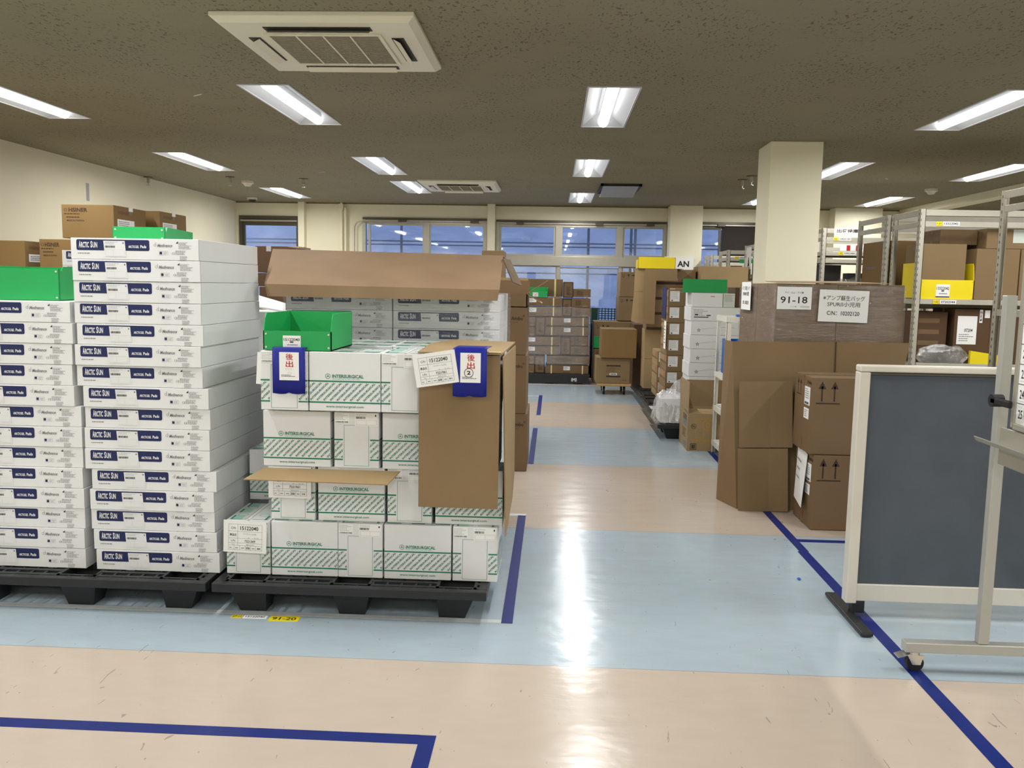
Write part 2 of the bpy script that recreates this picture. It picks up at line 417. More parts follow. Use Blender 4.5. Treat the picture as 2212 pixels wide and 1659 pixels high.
# lamps: x centre, near y (1.37 long in y, 0.32 wide)
LAMPS = []
for x in (-3.86, -1.9, 0.35, 2.93, 4.58):
    for y in (-3.3, -0.62, 2.55, 5.66, 8.80, 11.93):
        yy = {-3.86: y - 0.17 if y > 0 else y, -1.9: {11.93: 10.83}.get(y, y)}.get(x, y)
        LAMPS.append((x, yy))
holes = [(x - 0.16, x + 0.16, y, y + 1.37) for x, y in LAMPS]
MB().poly([(XL, YF, 0), (XR, YF, 0), (XR, YB, 0), (XL, YB, 0)], M_FLOOR).build('floor')
struct(bpy.data.objects['floor'])
cx = sorted({XL, XR} | {h[0] for h in holes} | {h[1] for h in holes}); cy = sorted({YF, YB} | {h[2] for h in holes} | {h[3] for h in holes})
mb = MB()
for a, b in zip(cx, cx[1:]):
    for c, d in zip(cy, cy[1:]):
        if any(h[0] - 1e-4 <= a and b <= h[1] + 1e-4 and h[2] - 1e-4 <= c and d <= h[3] + 1e-4 for h in holes): continue
        mb.poly([(a, c, CEIL), (a, d, CEIL), (b, d, CEIL), (b, c, CEIL)], M_CEIL)
mb.box(XL - .2, XR + .2, YF - .2, YB + .2, CEIL + 0.25, CEIL + 0.30, M_CEIL)
struct(mb.build('ceiling'))
struct(MB().box(XL - .12, XL, YF, YB + .12, 0, CEIL + .25, M_WALL).build('wall_left'))
struct(MB().box(XR, XR + .12, YF, YB + .12, 0, CEIL + .25, M_WALL).build('wall_right'))
struct(MB().box(XL - .12, XR + .12, YF - .12, YF, 0, CEIL + .25, M_WALL).build('wall_front'))
# back wall with openings
OP = [(-5.08, -4.10, 0.9, 2.43), (-3.08, -1.09, 0.9, 2.43), (-0.94, 1.74, 0.0, 2.42), (2.24, 3.9, 0.9, 2.43)]
wx = sorted({XL, XR} | {o[0] for o in OP} | {o[1] for o in OP}); wz = sorted({0, CEIL + .25} | {o[2] for o in OP} | {o[3] for o in OP})
mb = MB()
for a, b in zip(wx, wx[1:]):
    for c, d in zip(wz, wz[1:]):
        if any(o[0] - 1e-4 <= a and b <= o[1] + 1e-4 and o[2] - 1e-4 <= c and d <= o[3] + 1e-4 for o in OP): continue
        mb.box(a, b, YB, YB + 0.14, c, d, M_WALL)
struct(mb.build('wall_back'))
struct(MB().box(XL, XR, YB - 0.02, YB, CEIL - 0.018, CEIL, M_WALLD).build('trim_1'))
# pilasters on the back wall
struct(MB().box(-4.09, -3.99, 13.76, YB, 0, CEIL, M_WALL, 0.004).build('trim_2'))
struct(MB().box(-1.075, -0.955, 13.74, YB, 0, CEIL, M_WALL, 0.004).build('trim_3'))
struct(MB().box(1.75, 2.24, 13.55, YB, 0, CEIL, M_WALL, 0.004).build('trim_4'))
struct(MB().box(4.24, 4.95, 13.6, YB, 0, CEIL, M_WALL, 0.004).build('trim_5'))
struct(MB().box(4.98, 5.02, 13.86, YB, 0, CEIL, M_WALL).build('trim_6'))
# pillar
struct(MB().box(1.81, 2.25, 7.63, 8.08, 0, CEIL, M_WALL, 0.006).build('trim_7'))
# ceiling beam on the right
struct(MB().box(5.30, 5.50, YF, 13.9, 2.555, CEIL + .02, M_WALL, 0.004).build('trim_8'))
# pipes
p = thing('conduit_pipe', (-3.4, 13.84, 0), 'pair of thin cream conduits running down the far wall beside the window', 'pipe')
for i, x in enumerate((-0.01, 0.055)): MB().cyl((x, 0, 0), (x, 0, CEIL - (0.0, 0.08)[i]), 0.02, M_WALL, 12).build('pipe', p)
MB().box(-0.06, 0.02, -0.02, 0.05, 2.53, 2.63, M_WALL, 0.004).build('junction_box', p)
arc = [(-3.2, 13.84, 0.9), (-3.2, 13.84, 2.25)] + [(-3.2 + 0.11 * (1 - math.cos(a)), 13.84, 2.25 + 0.11 * math.sin(a)) for a in [math.pi / 2 * k / 6 for k in range(1, 7)]] + [(-2.2, 13.84, 2.36)]
tag(MB().tube(arc, 0.009, M_ALU).build('conduit_pipe'), 'thin grey conduit curving over the top corner of the far left window', 'pipe')

# windows
def window(i, x0, x1, z0, z1, panes, lower=None, fr=M_ALU, top=0.10):
    y = YB - 0.03
    mb = MB()
    mb.box(x0, x1, y, y + 0.12, z1 - top * 0.35, z1, M_ALUD); mb.box(x0, x0 + 0.05, y, y + 0.12, z0 + .05, z1 - top * .35, fr); mb.box(x1 - 0.05, x1, y, y + 0.12, z0 + .05, z1 - top * .35, fr)
    mb.box(x0 + 0.05, x1 - 0.05, y + 0.02, y + 0.10, z1 - top, z1 - top * 0.35, fr)
    mb.box(x0 + 0.03, x1 - 0.03, y - 0.03, y + 0.01, z1 - top * 0.62, z1 - top * 0.45, M_ALU)
    mb.box(x0, x1, y, y + 0.12, z0, z0 + 0.05, fr)
    w = struct(mb.build('window_%d' % i))
    for a, b, c, d in panes:
        MB().box(a - 0.03, b + 0.03, y + 0.04, y + 0.08, c - 0.03, c, fr).box(a - 0.03, b + 0.03, y + 0.04, y + 0.08, d, d + 0.02, fr).box(a - 0.035, a, y + 0.035, y + 0.085, c, d, fr).box(b, b + 0.035, y + 0.035, y + 0.085, c, d, fr).build('sash', w)
        MB().box(a, b, y + 0.055, y + 0.06, c, d, M_GLASS).build('glass_pane', w)
    return w
w0 = window(1, -5.08, -4.10, 0.9, 2.43, [(-5.0, -4.14, 0.95, 2.28)], fr=M_ALUD, top=0.15)
w1 = window(2, -3.08, -1.09, 0.9, 2.43, [(-2.96, -2.12, 0.95, 2.31), (-1.99, -1.15, 0.95, 2.31)])
MB().box(-2.10, -2.01, YB - 0.02, YB + 0.06, 0.95, 2.36, M_ALU).build('mullion', w1)
w2 = window(3, -0.94, 1.74, 0.0, 2.42, [(-0.86, -0.03, 1.89, 2.31), (0.11, 0.95, 1.89, 2.31), (1.09, 1.70, 1.89, 2.31), (-0.84, 0.01, 0.1, 1.69), (0.09, 0.99, 0.1, 1.67), (1.08, 1.68, 0.1, 1.69)])
MB().box(-0.90, 1.70, YB - 0.05, YB + 0.07, 1.71, 1.86, M_ALU, 0.004).build('transom', w2)
for x in (-0.0, 0.97): MB().box(x, x + 0.09, YB - 0.02, YB + 0.06, 1.86, 2.36, M_ALU).build('mullion', w2)
for x in (0.03, 1.01): MB().box(x, x + 0.05, YB - 0.02, YB + 0.06, 0.0, 1.71, M_ALU).build('mullion', w2)
w3 = window(4, 2.24, 3.9, 0.9, 2.43, [(2.28, 2.56, 0.95, 2.31), (2.64, 3.84, 0.95, 2.31)], fr=M_ALUD)
for a, b, c in ((-1.35, -1.22, 2.385), (-2.5, -2.37, 2.385), (-0.62, -0.5, 2.375), (0.62, 0.74, 2.375), (1.42, 1.54, 2.375), (2.52, 2.64, 2.385)):
    tgt = w1 if a < -1 else (w2 if a < 2 else w3)
    MB().box(a, b, YB - 0.085, YB - 0.03, c - 0.03, c + 0.012, M_ALUD, 0.004).build('window_latch', tgt)
tag(MB().box(2.60, 3.88, YB - 0.03, YB - 0.015, 0.95, 2.38, M_BLIND).build('roller_blind'), 'dark brown blind drawn down over the far window behind the pillar', 'blind')
# sheeting outside
mb = MB(); N = 60
vs = []; fs = []
for i in range(N + 1):
    for j in range(13):
        x = -7 + 14 * i / N; z = -0.3 + 3.6 * j / 12
        vs.append((x, 14.95 + 0.05 * math.sin(i * 1.7) + 0.03 * math.sin(j * 2.1 + i), z))
for i in range(N):
    for j in range(12):
        a = i * 13 + j; fs.append((a, a + 13, a + 14, a + 1))
mb.add(vs, fs, M_TARP)
tag(mb.build('sheeting', smooth=True), 'blue grey protective sheeting hung outside all the far windows', 'sheeting')
M_PIPE = mat('scaffold_pipe', (120, 134, 158), 0.4, metal=0.5)
sca = thing('scaffold_frame', (0, 14.65, 0), 'pale scaffold tubes between the far windows and the blue sheeting', 'scaffolding')
for z in (2.10, 2.04, 1.60): MB().cyl((-6, 0, z), (6, 0, z), 0.012, M_PIPE, 8).build('rail', sca)
for x in (-2.6, 0.55, 1.26, 1.33): MB().cyl((x, 0.05, 0), (x, 0.05, 3.0), 0.022, M_PIPE, 8).build('upright', sca)

# ------------------------------------------------------------------ ceiling fittings
def lamp_proto():
    t = thing('ceiling_light', (0, 0, 0), 'x', 'light', 'recessed ceiling lights')
    w, l, d = 0.16, 1.37, 0.075
    mb = MB(); bw = 0.055
    z1 = d
    mb.poly([(-w, 0, 0), (-w, l, 0), (-bw, l - .10, z1), (-bw, .10, z1)], M_FIXT)
    mb.poly([(w, l, 0), (w, 0, 0), (bw, .10, z1), (bw, l - .10, z1)], M_FIXT)
    mb.poly([(w, 0, 0), (-w, 0, 0), (-bw, .10, z1), (bw, .10, z1)], M_FIXT)
    mb.poly([(-w, l, 0), (w, l, 0), (bw, l - .10, z1), (-bw, l - .10, z1)], M_FIXT)
    mb.poly([(-bw, .10, z1), (-bw, l - .10, z1), (bw, l - .10, z1), (bw, .10, z1)], M_FIXT)
    mb.build('reflector', t)
    fr = MB(); e = 0.012
    for a in ((-w - e, -w, -e, l + e), (w, w + e, -e, l + e), (-w, w, -e, 0), (-w, w, l, l + e)): fr.box(a[0], a[1], a[2], a[3], -0.006, 0.004, M_FIXT)
    fr.build('rim', t)
    n = 10; vs = []
    for y in (0.06, l - 0.06):
        for k in range(n + 1):
            a = math.pi * k / n; vs.append((-0.04 * math.cos(a), y, 0.028 - 0.045 * math.sin(a)))
    fs = [(i, i + 1, n + 2 + i, n + 1 + i) for i in range(n)] + [tuple(range(n, -1, -1)), tuple(range(n + 1, 2 * n + 2)), (0, n + 1, 2 * n + 1, n)]
    MB().add(vs, fs, M_LED).box(-0.03, 0.03, 0.07, l - 0.07, 0.026, 0.074, M_FIXT).build('led_tube', t)
    return t
LP = lamp_proto()
colname = {-3.86: 'left wall', -1.9: 'left centre', 0.35: 'aisle', 2.93: 'pillar', 4.58: 'far right'}
rowname = {0: 'hindmost behind the viewer', 1: 'next behind the viewer', 2: 'overhead at the top edge', 3: 'nearest in view', 4: 'middle in view', 5: 'farthest in view'}
LD = bpy.data.lights.new('lamp', 'AREA'); LD.shape = 'RECTANGLE'; LD.size = 0.07; LD.size_y = 1.2; LD.energy = LAMP_W; LD.color = LAMP_COL
LD.spread = math.radians(175)
LAMP_OBJ = [LP] + [copy_tree(LP) for _ in LAMPS[1:]]
for i, (x, y) in enumerate(LAMPS):
    t = LAMP_OBJ[i]
    t.location = (x, y, CEIL)
    t['label'] = 'recessed white ceiling light with a bright tube, %s column, %s' % (colname[x], rowname[i % 6])
    l = bpy.data.objects.new('lamp', LD); COL.objects.link(l); l.location = (0, 0.685, -0.022); l.parent = t

def cassette(x0, x1, y0, y1, label, cold=False):
    w, d = x1 - x0, y1 - y0
    t = thing('air_conditioner', ((x0 + x1) / 2, (y0 + y1) / 2, CEIL), label, 'air conditioner')
    mb = MB(); z0, z1 = -0.045, -0.0005
    o = 0.03
    mb.frustum((-w / 2 + o, w / 2 - o, -d / 2 + o, d / 2 - o, z0), (-w / 2, w / 2, -d / 2, d / 2, -0.02), M_ACW)
    mb.box(-w / 2, w / 2, -d / 2, d / 2, -0.02, z1, M_ACW, 0.003)
    mb.build('panel', t)
    g = MB(); a = 0.27
    g.box(-a, a, -a, a, z0 - 0.004, z0, M_ACG)
    for k in range(1, 4): g.box(-a + 2 * a * k / 4 - .004, -a + 2 * a * k / 4 + .004, -a, a, z0 - 0.009, z0 - 0.003, M_ACW)
    for k in range(22): g.box(-a, a, -a + 2 * a * k / 22, -a + 2 * a * k / 22 + .004, z0 - 0.007, z0 - 0.003, M_ACG)
    g.build('intake_grille', t)
    g = MB()
    for (ax0, ax1, ay0, ay1) in ((-a - .02, a + .02, -a - .02, -a), (-a - .02, a + .02, a, a + .02), (-a - .02, -a, -a, a), (a, a + .02, -a, a)): g.box(ax0, ax1, ay0, ay1, z0 - .008, z0, M_ACW, .002)
    g.build('grille_frame', t)
    for k, ang in enumerate((0, 90, 180, 270)):
        R = Matrix.Rotation(math.radians(ang), 4, 'Z'); m = MB(); hw = 0.26 if k % 2 == 0 else 0.22
        yy = (d if k % 2 == 0 else w) / 2 - 0.125
        m.box(-hw, hw, -yy - 0.03, -yy + 0.03, z0 - 0.003, z0 + .001, M_ACD)
        o_ = m.build('air_outlet', t); o_.rotation_euler = (0, 0, math.radians(ang))
        f = MB().slab([(-hw + .01, -yy - .012, z0 - .022), (hw - .01, -yy - .012, z0 - .022), (hw - .01, -yy + .022, z0 - .004), (-hw + .01, -yy + .022, z0 - .004)], 0.003, M_ACW)
        f.build('louvre', o_)
    return t
cassette(-1.65, -0.68, 4.15, 5.14, 'large cream ceiling air conditioner panel nearest the viewer')
cassette(-1.69, -0.73, 10.62, 11.62, 'cream ceiling air conditioner panel far down the room')
t = thing('ceiling_vent', (0.79, 11.30, CEIL), 'open dark square ceiling vent with lowered flap near the aisle light', 'vent')
MB().box(-.25, .25, -.45, .45, -0.004, -0.0005, M_ACD).build('opening', t)
g = MB()
for q in ((-.25, .25, -.47, -.44), (-.25, .25, .44, .47), (-.25, -.22, -.47, .47), (.22, .25, -.47, .47)): g.box(*q, -0.03, -0.001, M_ACD)
g.build('frame', t)
MB().slab([(-.22, -.43, -.012), (.22, -.43, -.012), (.22, .43, -.07), (-.22, .43, -.07)], .006, M_ALU).build('flap', t)

def ceil_pt(px, py):
    v = ray(px, py); k = (CEIL - CAMZ) / v.z; return v.x * k, v.y * k
names = ['near the left wall', 'left of the middle light', 'over the tall stack', 'left of the pillar, lower', 'left of the pillar, upper']
for (px, py), nm in zip(((320, 382), (497, 382), (655, 386), (1604, 388), (1624, 380)), names):
    x, y = ceil_pt(px, py)
    t = thing('sprinkler_head', (x, y, CEIL), 'small metal sprinkler head in the ceiling, %s' % nm, 'sprinkler', 'ceiling sprinkler heads')
    MB().cyl((0, 0, -.008), (0, 0, 0), .055, M_ALUD, 20).build('escutcheon', t)
    MB().cyl((0, 0, -.07), (0, 0, -.008), .018, M_ALU, 12).cyl((0, 0, -.10), (0, 0, -.07), .006, M_CHROME, 8).cyl((0, 0, -.106), (0, 0, -.10), .025, M_CHROME, 12).build('nozzle', t)
for (px, py, nm, dk) in ((545, 427, 'white dome camera on the ceiling in the far left corner', 1), (2012, 408, 'round white smoke detector on the ceiling above the right shelving', 0), (535, 391, 'small white detector on the ceiling beside the left sprinklers', 0)):
    x, y = ceil_pt(px, py)
    t = thing('ceiling_detector', (x, y, CEIL), nm, 'detector')
    MB().cyl((0, 0, -.03), (0, 0, 0), .075, M_ACW, 24).build('base', t)
    MB().cyl((0, 0, -.065), (0, 0, -.03), .035, M_ACD if dk else M_ACW, 20, r2=.06).build('dome', t)
for px, py, q in ((427, 205, 0.9), (695, 372, 1.0), (1915, 386, -0.6)):
    x, y = ceil_pt(px, py)
    tag(MB().box(-.004, .004, -.05, .05, -.002, -.0004, M_TAG).build('adhesive_strip', loc=(x, y, CEIL), rz=q), 'stray pale adhesive strip stuck to the ceiling %s' % ('by the large air conditioner' if px < 500 else ('behind the left centre lights' if px < 1000 else 'right of the pillar')), 'tape')

# ------------------------------------------------------------------ floor tapes
def ftape(x0, x1, y0, y1, label, m=M_TAPE, rz=0, z=0.0012):
    o = MB().box(-(x1 - x0) / 2, (x1 - x0) / 2, -(y1 - y0) / 2, (y1 - y0) / 2, 0.0003, z, m).build('floor_tape', loc=((x0 + x1) / 2, (y0 + y1) / 2, 0), rz=rz)
    return tag(o, label, 'tape', 'marking tapes on the floor')
ftape(-0.19, -0.142, 3.46, 5.16, 'blue floor tape along the aisle beside the front right pallet')
ftape(-0.178, -0.132, 6.70, 8.43, 'blue floor tape along the aisle, middle piece')
ftape(-0.165, -0.12, 9.30, 11.0, 'blue floor tape along the aisle, farthest piece')
ftape(-0.385, -0.335, 1.2, 2.54, 'blue floor tape running toward the viewer from the foreground corner')
ftape(-3.2, -0.385, 2.487, 2.541, 'blue floor tape crossing the pale floor in the left foreground', rz=-0.0)
ftape(1.34, 1.395, 1.0, 4.6, 'long blue floor tape under the partition and the board stand')
ftape(1.35, 1.40, 4.6, 7.6, 'blue floor tape passing the leaning cardboard and the small white shelf')
ftape(1.40, 2.6, 4.78, 4.83, 'blue floor tape crossing behind the partition before the two cartons')
ftape(-4.2, -0.19, 3.46, 3.495, 'pale grey floor tape in front of the two front pallets', M_WTAPE)
ftape(-0.6, 0.75, 12.22, 12.25, 'pale floor tape in front of the farthest pallet', M_WTAPE)
ftape(-0.7, -0.165, 10.90, 10.93, 'pale floor tape joining the farthest blue piece', M_WTAPE)
ftape(-0.4, -0.142, 5.15, 5.20, 'pale floor tape at the far end of the near blue piece', M_WTAPE)
def flabel(x0, y0, w, d, label, bg, txt, ink=M_INK, rz=0.02):
    F_ = Face((0, 0, 0.0012), (1, 0, 0), (0, 1, 0), w, d); m = MB().box(0, w, 0, d, .0002, .0012, bg)
    m.text(F_, txt, w * .1, d * .22, w * .8, d * .55, ink, 0.02, off=.0002)
    return tag(m.build('floor_sticker', loc=(x0, y0, 0), rz=rz), label, 'sticker')
flabel(-1.318, 3.415, .045, .032, 'small yellow code sticker on the blue floor before the pallet', M_YELLOW, '27-11')
flabel(-1.268, 3.415, .10, .032, 'white number sticker on the blue floor before the pallet', M_TAG, '15122040')
flabel(-1.155, 3.395, .125, .055, 'scuffed yellow sticker on the floor under the right pallet front', M_YELLOW, '91-20')
tag(MB().slab([(0, 0, .004), (.015, .02, .003), (.02, .0, .003), (.01, -.02, .004)], .002, M_BLUEP).build('plastic_scrap', loc=(1.21, 4.14, 0)), 'tiny scrap of blue plastic lying on the blue floor stripe', 'litter')

# ------------------------------------------------------------------ pallets
def pallet(x0, x1, y0, y1, label, cat='pallet', group='black plastic pallets', logo=None):
    w, d, h = x1 - x0, y1 - y0, 0.142
    t = thing('pallet', ((x0 + x1) / 2, (y0 + y1) / 2, 0), label, cat, group)
    mb = MB(); zt = h; zb = h - 0.018
    px = [-w / 2 + .13, 0, w / 2 - .13]; py = [-d / 2 + .12, 0, d / 2 - .12]; pw, pd = .085, .075
    # rim skirt and deck bars (open grid, pockets left open)
    for a in ((-w / 2, w / 2, -d / 2, -d / 2 + .035), (-w / 2, w / 2, d / 2 - .035, d / 2), (-w / 2, -w / 2 + .035, -d / 2 + .036, d / 2 - .036), (w / 2 - .035, w / 2, -d / 2 + .036, d / 2 - .036)):
        mb.box(*a, zb - 0.02, zt, M_BLACKP, 0.003)
    def inpocket(x, y): return any(abs(x - a) < pw and abs(y - b) < pd for a in px for b in py)
    nx = int(w / .058)
    for i in range(1, nx):
        x = -w / 2 + w * i / nx; ys = [-d / 2 + .03] + sorted(sum([[b - pd, b + pd] for b in py if any(abs(x - a) < pw for a in px)], [])) + [d / 2 - .03]
        for a, b in zip(ys[::2], ys[1::2]):
            if b > a: mb.box(x - .005, x + .005, a, b, zb, zt - .002, M_BLACKP)
    ny = int(d / .05)
    for i in range(1, ny):
        y = -d / 2 + d * i / ny; xs = [-w / 2 + .03] + sorted(sum([[a - pw, a + pw] for a in px if any(abs(y - b) < pd for b in py)], [])) + [w / 2 - .03]
        for a, b in zip(xs[::2], xs[1::2]):
            if b > a: mb.box(a, b, y - .011, y + .011, zb, zt - .0005, M_BLACKP)
    for a in px:
        for b in py:
            for q in ((a - pw, a + pw, b - pd, b - pd + .012), (a - pw, a + pw, b + pd - .012, b + pd), (a - pw, a - pw + .012, b - pd, b + pd), (a + pw - .012, a + pw, b - pd, b + pd)): mb.box(*q, zb - .01, zt, M_BLACKP)
    if logo:
        F_ = Face((-w / 2, -d / 2, 0), (1, 0, 0), (0, 0, 1), w, h)
        mb.box(-w / 2 + .01, w / 2 - .01, -d / 2 + .001, -d / 2 + .05, 0.012, zb, M_BLACKP)
        mb.text(F_, logo, w - .26, .04, .075, .05, M_TAG, .02)
    mb.build('deck', t)
    for a in px:
        for b in py:
            sx = .02 * (1 if a > .01 else -1 if a < -.01 else 0)
            m = MB(); top = (a - pw, a + pw, b - pd, b + pd, zb); bot = (a - .055 - sx, a + .055 - sx, b - .045, b + .045, 0.001)
            m.frustum(bot, top, M_BLACKP, True, False)
            m.frustum((a - pw + .006, a + pw - .006, b - pd + .006, b + pd - .006, zb), (a - .05 - sx, a + .05 - sx, b - .04, b + .04, 0.006), M_BLACKP, False, True)
            m.build('leg', t)
    return t
PH = 0.142
pallet(-1.40, -0.25, 3.425, 4.30, 'black plastic pallet under the green and white cartons in front')
pallet(-2.58, -1.425, 3.425, 4.30, 'black plastic pallet under the navy banner boxes at left front')
pallet(-1.40, -0.25, 4.32, 5.20, 'black plastic pallet behind the front right pallet')
pallet(-3.75, -2.62, 3.425, 4.30, 'black plastic pallet cut off at the left edge of the picture')
pallet(-0.62, 0.53, 12.33, 13.43, 'black plastic pallet with white letters under the film wrapped stack by the window', logo='IMI')
pallet(0.98, 2.08, 7.95, 8.88, 'black plastic pallet with a film wrapped bundle on its near corner')
pallet(1.00, 2.08, 8.90, 9.95, 'black plastic pallet under the taped carton column on the right')
pallet(1.02, 2.08, 10.0, 11.2, 'black plastic pallet under the tall plain cartons on the right')

# ------------------------------------------------------------------ boxes: navy banner kind
AW, AH, AD = 0.542, 0.0888, 0.71
def arctic_mesh():
    mb = MB(); w, h, d = AW, AH, AD
    mb.box(-w / 2, w / 2, -d / 2, d / 2, 0.0008, h - 0.0006, M_WHITE, 0.0015)
    f = bfaces(w, d, h); A = f['front']; k = 0.001957
    def X(p): return (p - 153) * k
    def Z(p): return h - (p - 512) * 0.0019
    mb.rrect(A, X(165.6), Z(539), X(324), Z(515.5), 0.007, M_NAVY)
    mb.text(A, 'A', X(171), Z(533.5), 4.6 * k, 0.0275, M_WHITE, .03, off=.0012)
    mb.text(A, 'RCTIC', X(176), Z(533.5), 17 * k, 0.0235, M_WHITE, .03, off=.0012)
    mb.text(A, 'S', X(196.3), Z(533.5), 4.2 * k, 0.0275, M_WHITE, .03, off=.0012)
    mb.text(A, 'UN', X(201.2), Z(533.5), 10 * k, 0.0235, M_WHITE, .03, off=.0012)
    mb.poly([A.p(X(227), Z(552), .0012), A.p(X(273.5), Z(552), .0012), A.p(X(271), Z(518), .0012), A.p(X(224.5), Z(518), .0012)], M_WHITE)
    mb.barcode(A, X(228), Z(533), X(250), Z(528.5), M_INK, 3, .0016)
    mb.lines(A, X(228), Z(526), X(262), Z(519.5), 3, M_LGREY, .3, 5, .0016)
    mb.rect(A, X(266), Z(524), X(269), Z(521), M_GREY, .0016)
    mb.outline(A, X(228), Z(550), X(270), Z(537), .0006, M_VLG, .0016); mb.rect(A, X(245), Z(550), X(245.4), Z(537), M_VLG, .0016)
    mb.text(A, 'ARCTICGEL', X(278.6), Z(533), 23 * k, .0105, M_WHITE, .03, off=.0012)
    mb.text(A, 'Pads', X(304.5), Z(533), 13 * k, .0125, M_WHITE, .03, off=.0012)
    mb.text(A, 'Medivance', X(341), Z(530), 32 * k, .0135, M_GREY, .018, off=.0012, shear=.25)
    mb.ring(A, X(336), Z(526), .0052, .0012, M_GREY); mb.rect(A, X(338), Z(528.5), X(338.7), Z(519.5), M_GREY)
    mb.outline(A, X(345), Z(547), X(364), Z(538.5), .0007, M_LGREY); mb.rect(A, X(346), Z(545.5), X(351), Z(540), M_NAVY, .0012); mb.lines(A, X(354), Z(546), X(363), Z(540), 3, M_LGREY, .4, 2)
    mb.text(A, 'CE', X(372), Z(546), 7 * k, .009, M_GREY, off=.0012)
    mb.rect(A, X(382), Z(522), X(386), Z(519.5), M_INK); mb.rect(A, X(384.5), Z(522), X(386), Z(517.5), M_INK)
    mb.lines(A, X(387), Z(534), X(415), Z(519), 7, M_GREY, .4, 7); mb.lines(A, X(380), Z(546.5), X(413), Z(536.5), 4, M_GREY, .4, 8); mb.lines(A, X(389), Z(559), X(410), Z(548.5), 5, M_GREY, .4, 9)
    mb.lines(A, X(168), Z(546.5), X(208), Z(544.3), 1, M_GREY, .8, 4)
    mb.rect(A, w * .24, 0.0, w * .31, .002, M_LGREY); mb.rect(A, w * .69, 0.0, w * .76, .002, M_LGREY)
    for nm in ('left', 'right'):
        mb.rect(f[nm], .002, h * .05, .0035, h * .97, M_LGREY)
    T = f['top']; mb.rect(T, .02, .02, w - .02, .0215, M_LGREY)
    return mb
_am = arctic_mesh().build('flat_carton'); AM = _am.data; bpy.data.objects.remove(_am)
def arctic(xr, y0, z, label, group, rz=0.0, dy=0.0):
    o = bpy.data.objects.new('flat_carton', AM); COL.objects.link(o)
    o.location = (xr - AW / 2, y0 + AD / 2 + dy, z); o.rotation_euler = (0, 0, rz)
    return tag(o, label, 'box', group)
Y0 = 3.55
Bpx = [430, 432.5, 434, 435, 440, 435.5, 437, 452, 453, 452.5, 453, 467, 463.5, 463.5, 469, 474]
for i in range(16):
    z = PH + 0.0005 + (15 - i) * AH; py = (511, 560, 607, 654, 700, 746, 792, 839, 884, 928, 971, 1017, 1057, 1100, 1143, 1186)[i] + 25
    arctic(ax(Bpx[i], Y0, py), Y0, z, 'white navy banner box, %s in the tallest front stack' % ORD[i], 'navy banner boxes of the tallest stack', rz=random.uniform(-.006, .006), dy=random.uniform(-.004, .006))
Apx = [153.6, 160, 157.5, 158, 162.5, 176, 179, 180, 180.5, 183.5, 185, 185, 187.5]
for i in range(13):
    z = PH + 0.0005 + (12 - i) * AH; py = (649, 698, 743, 789, 834, 877, 923, 968, 1012, 1055, 1098, 1143, 1187)[i] + 20
    arctic(ax(Apx[i], Y0, py) - .004, Y0, z, 'white navy banner box, %s, front stack cut by the left edge' % (ORD[i] if i < 12 else 'lowest'), 'navy banner boxes of the cut off stack', rz=random.uniform(-.004, .004), dy=random.uniform(-.004, .006))
# neighbours further left, out of frame but beside it
# third and fourth columns behind on the second pallet, under film
YC = 4.36
for c, (xr, nm) in enumerate(((-0.818, 'left'), (-0.27, 'right'))):
    for i in range(4):
        arctic(xr, YC, .994 + i * AH, 'white flat box with navy banner behind the green cartons, %s column, %s' % (nm, ORDB[i]), 'navy banner boxes under the worn cardboard cap', rz=random.uniform(-.003, .003))
    tag(MB().box(-AW / 2, AW / 2, -AD / 2, AD / 2, 0, .993 - PH, M_WHITE, .003).build('tall_carton', loc=(xr - AW / 2, YC + AD / 2, PH)), 'plain white carton carrying the %s rear banner boxes' % nm, 'box')
# boxes seen in the gap between the two left stacks
for i in range(4):
    arctic(-2.32, 4.95, 1.20 + i * AH, 'white flat box with navy banner peeking left of the tallest stack, %s' % ORDB[i], 'navy banner boxes behind the left stacks')
tag(MB().box(-AW / 2, AW / 2, -AD / 2, AD / 2, 0, 1.199, M_WHITE, .003).build('tall_carton', loc=(-2.32 - AW / 2, 4.95 + AD / 2, 0)), 'plain white carton standing behind the left front stacks', 'box')

# ------------------------------------------------------------------ boxes: green striped kind
IW, ID, IH = 0.2865, 0.1905, 0.2385
def band(mb, A, w, h, gaps):
    """two rules and the diagonal wordmark between them"""
    for a, b in gaps:
        mb.rect(A, a, h * .495, b, h * .52, M_TEAL); mb.rect(A, a, h * .14, b, h * .165, M_TEAL)
def diag(w, h, gaps):
    """diagonal print clipped to the gaps, as (verts, faces) in face (u, v)"""
    vs, fs = text_geo('INTERSURGICAL', 0.03); out = []
    L = h * .30 * 1.414; lh = 0.0085
    for a, b in gaps:
        t = MB()
        u = a - L
        k = 0
        while u < b:
            c = math.cos(math.radians(45))
            t.add([(u + (x * L - y * lh) * c, (h * .175) + (x * L + y * lh) * c, 0) for x, y in vs], fs, M_TEAL)
            u += 0.0268
        # clip in v too
        r = clip_mb(t, a, b); out.append(r)
    return out
_D = {}
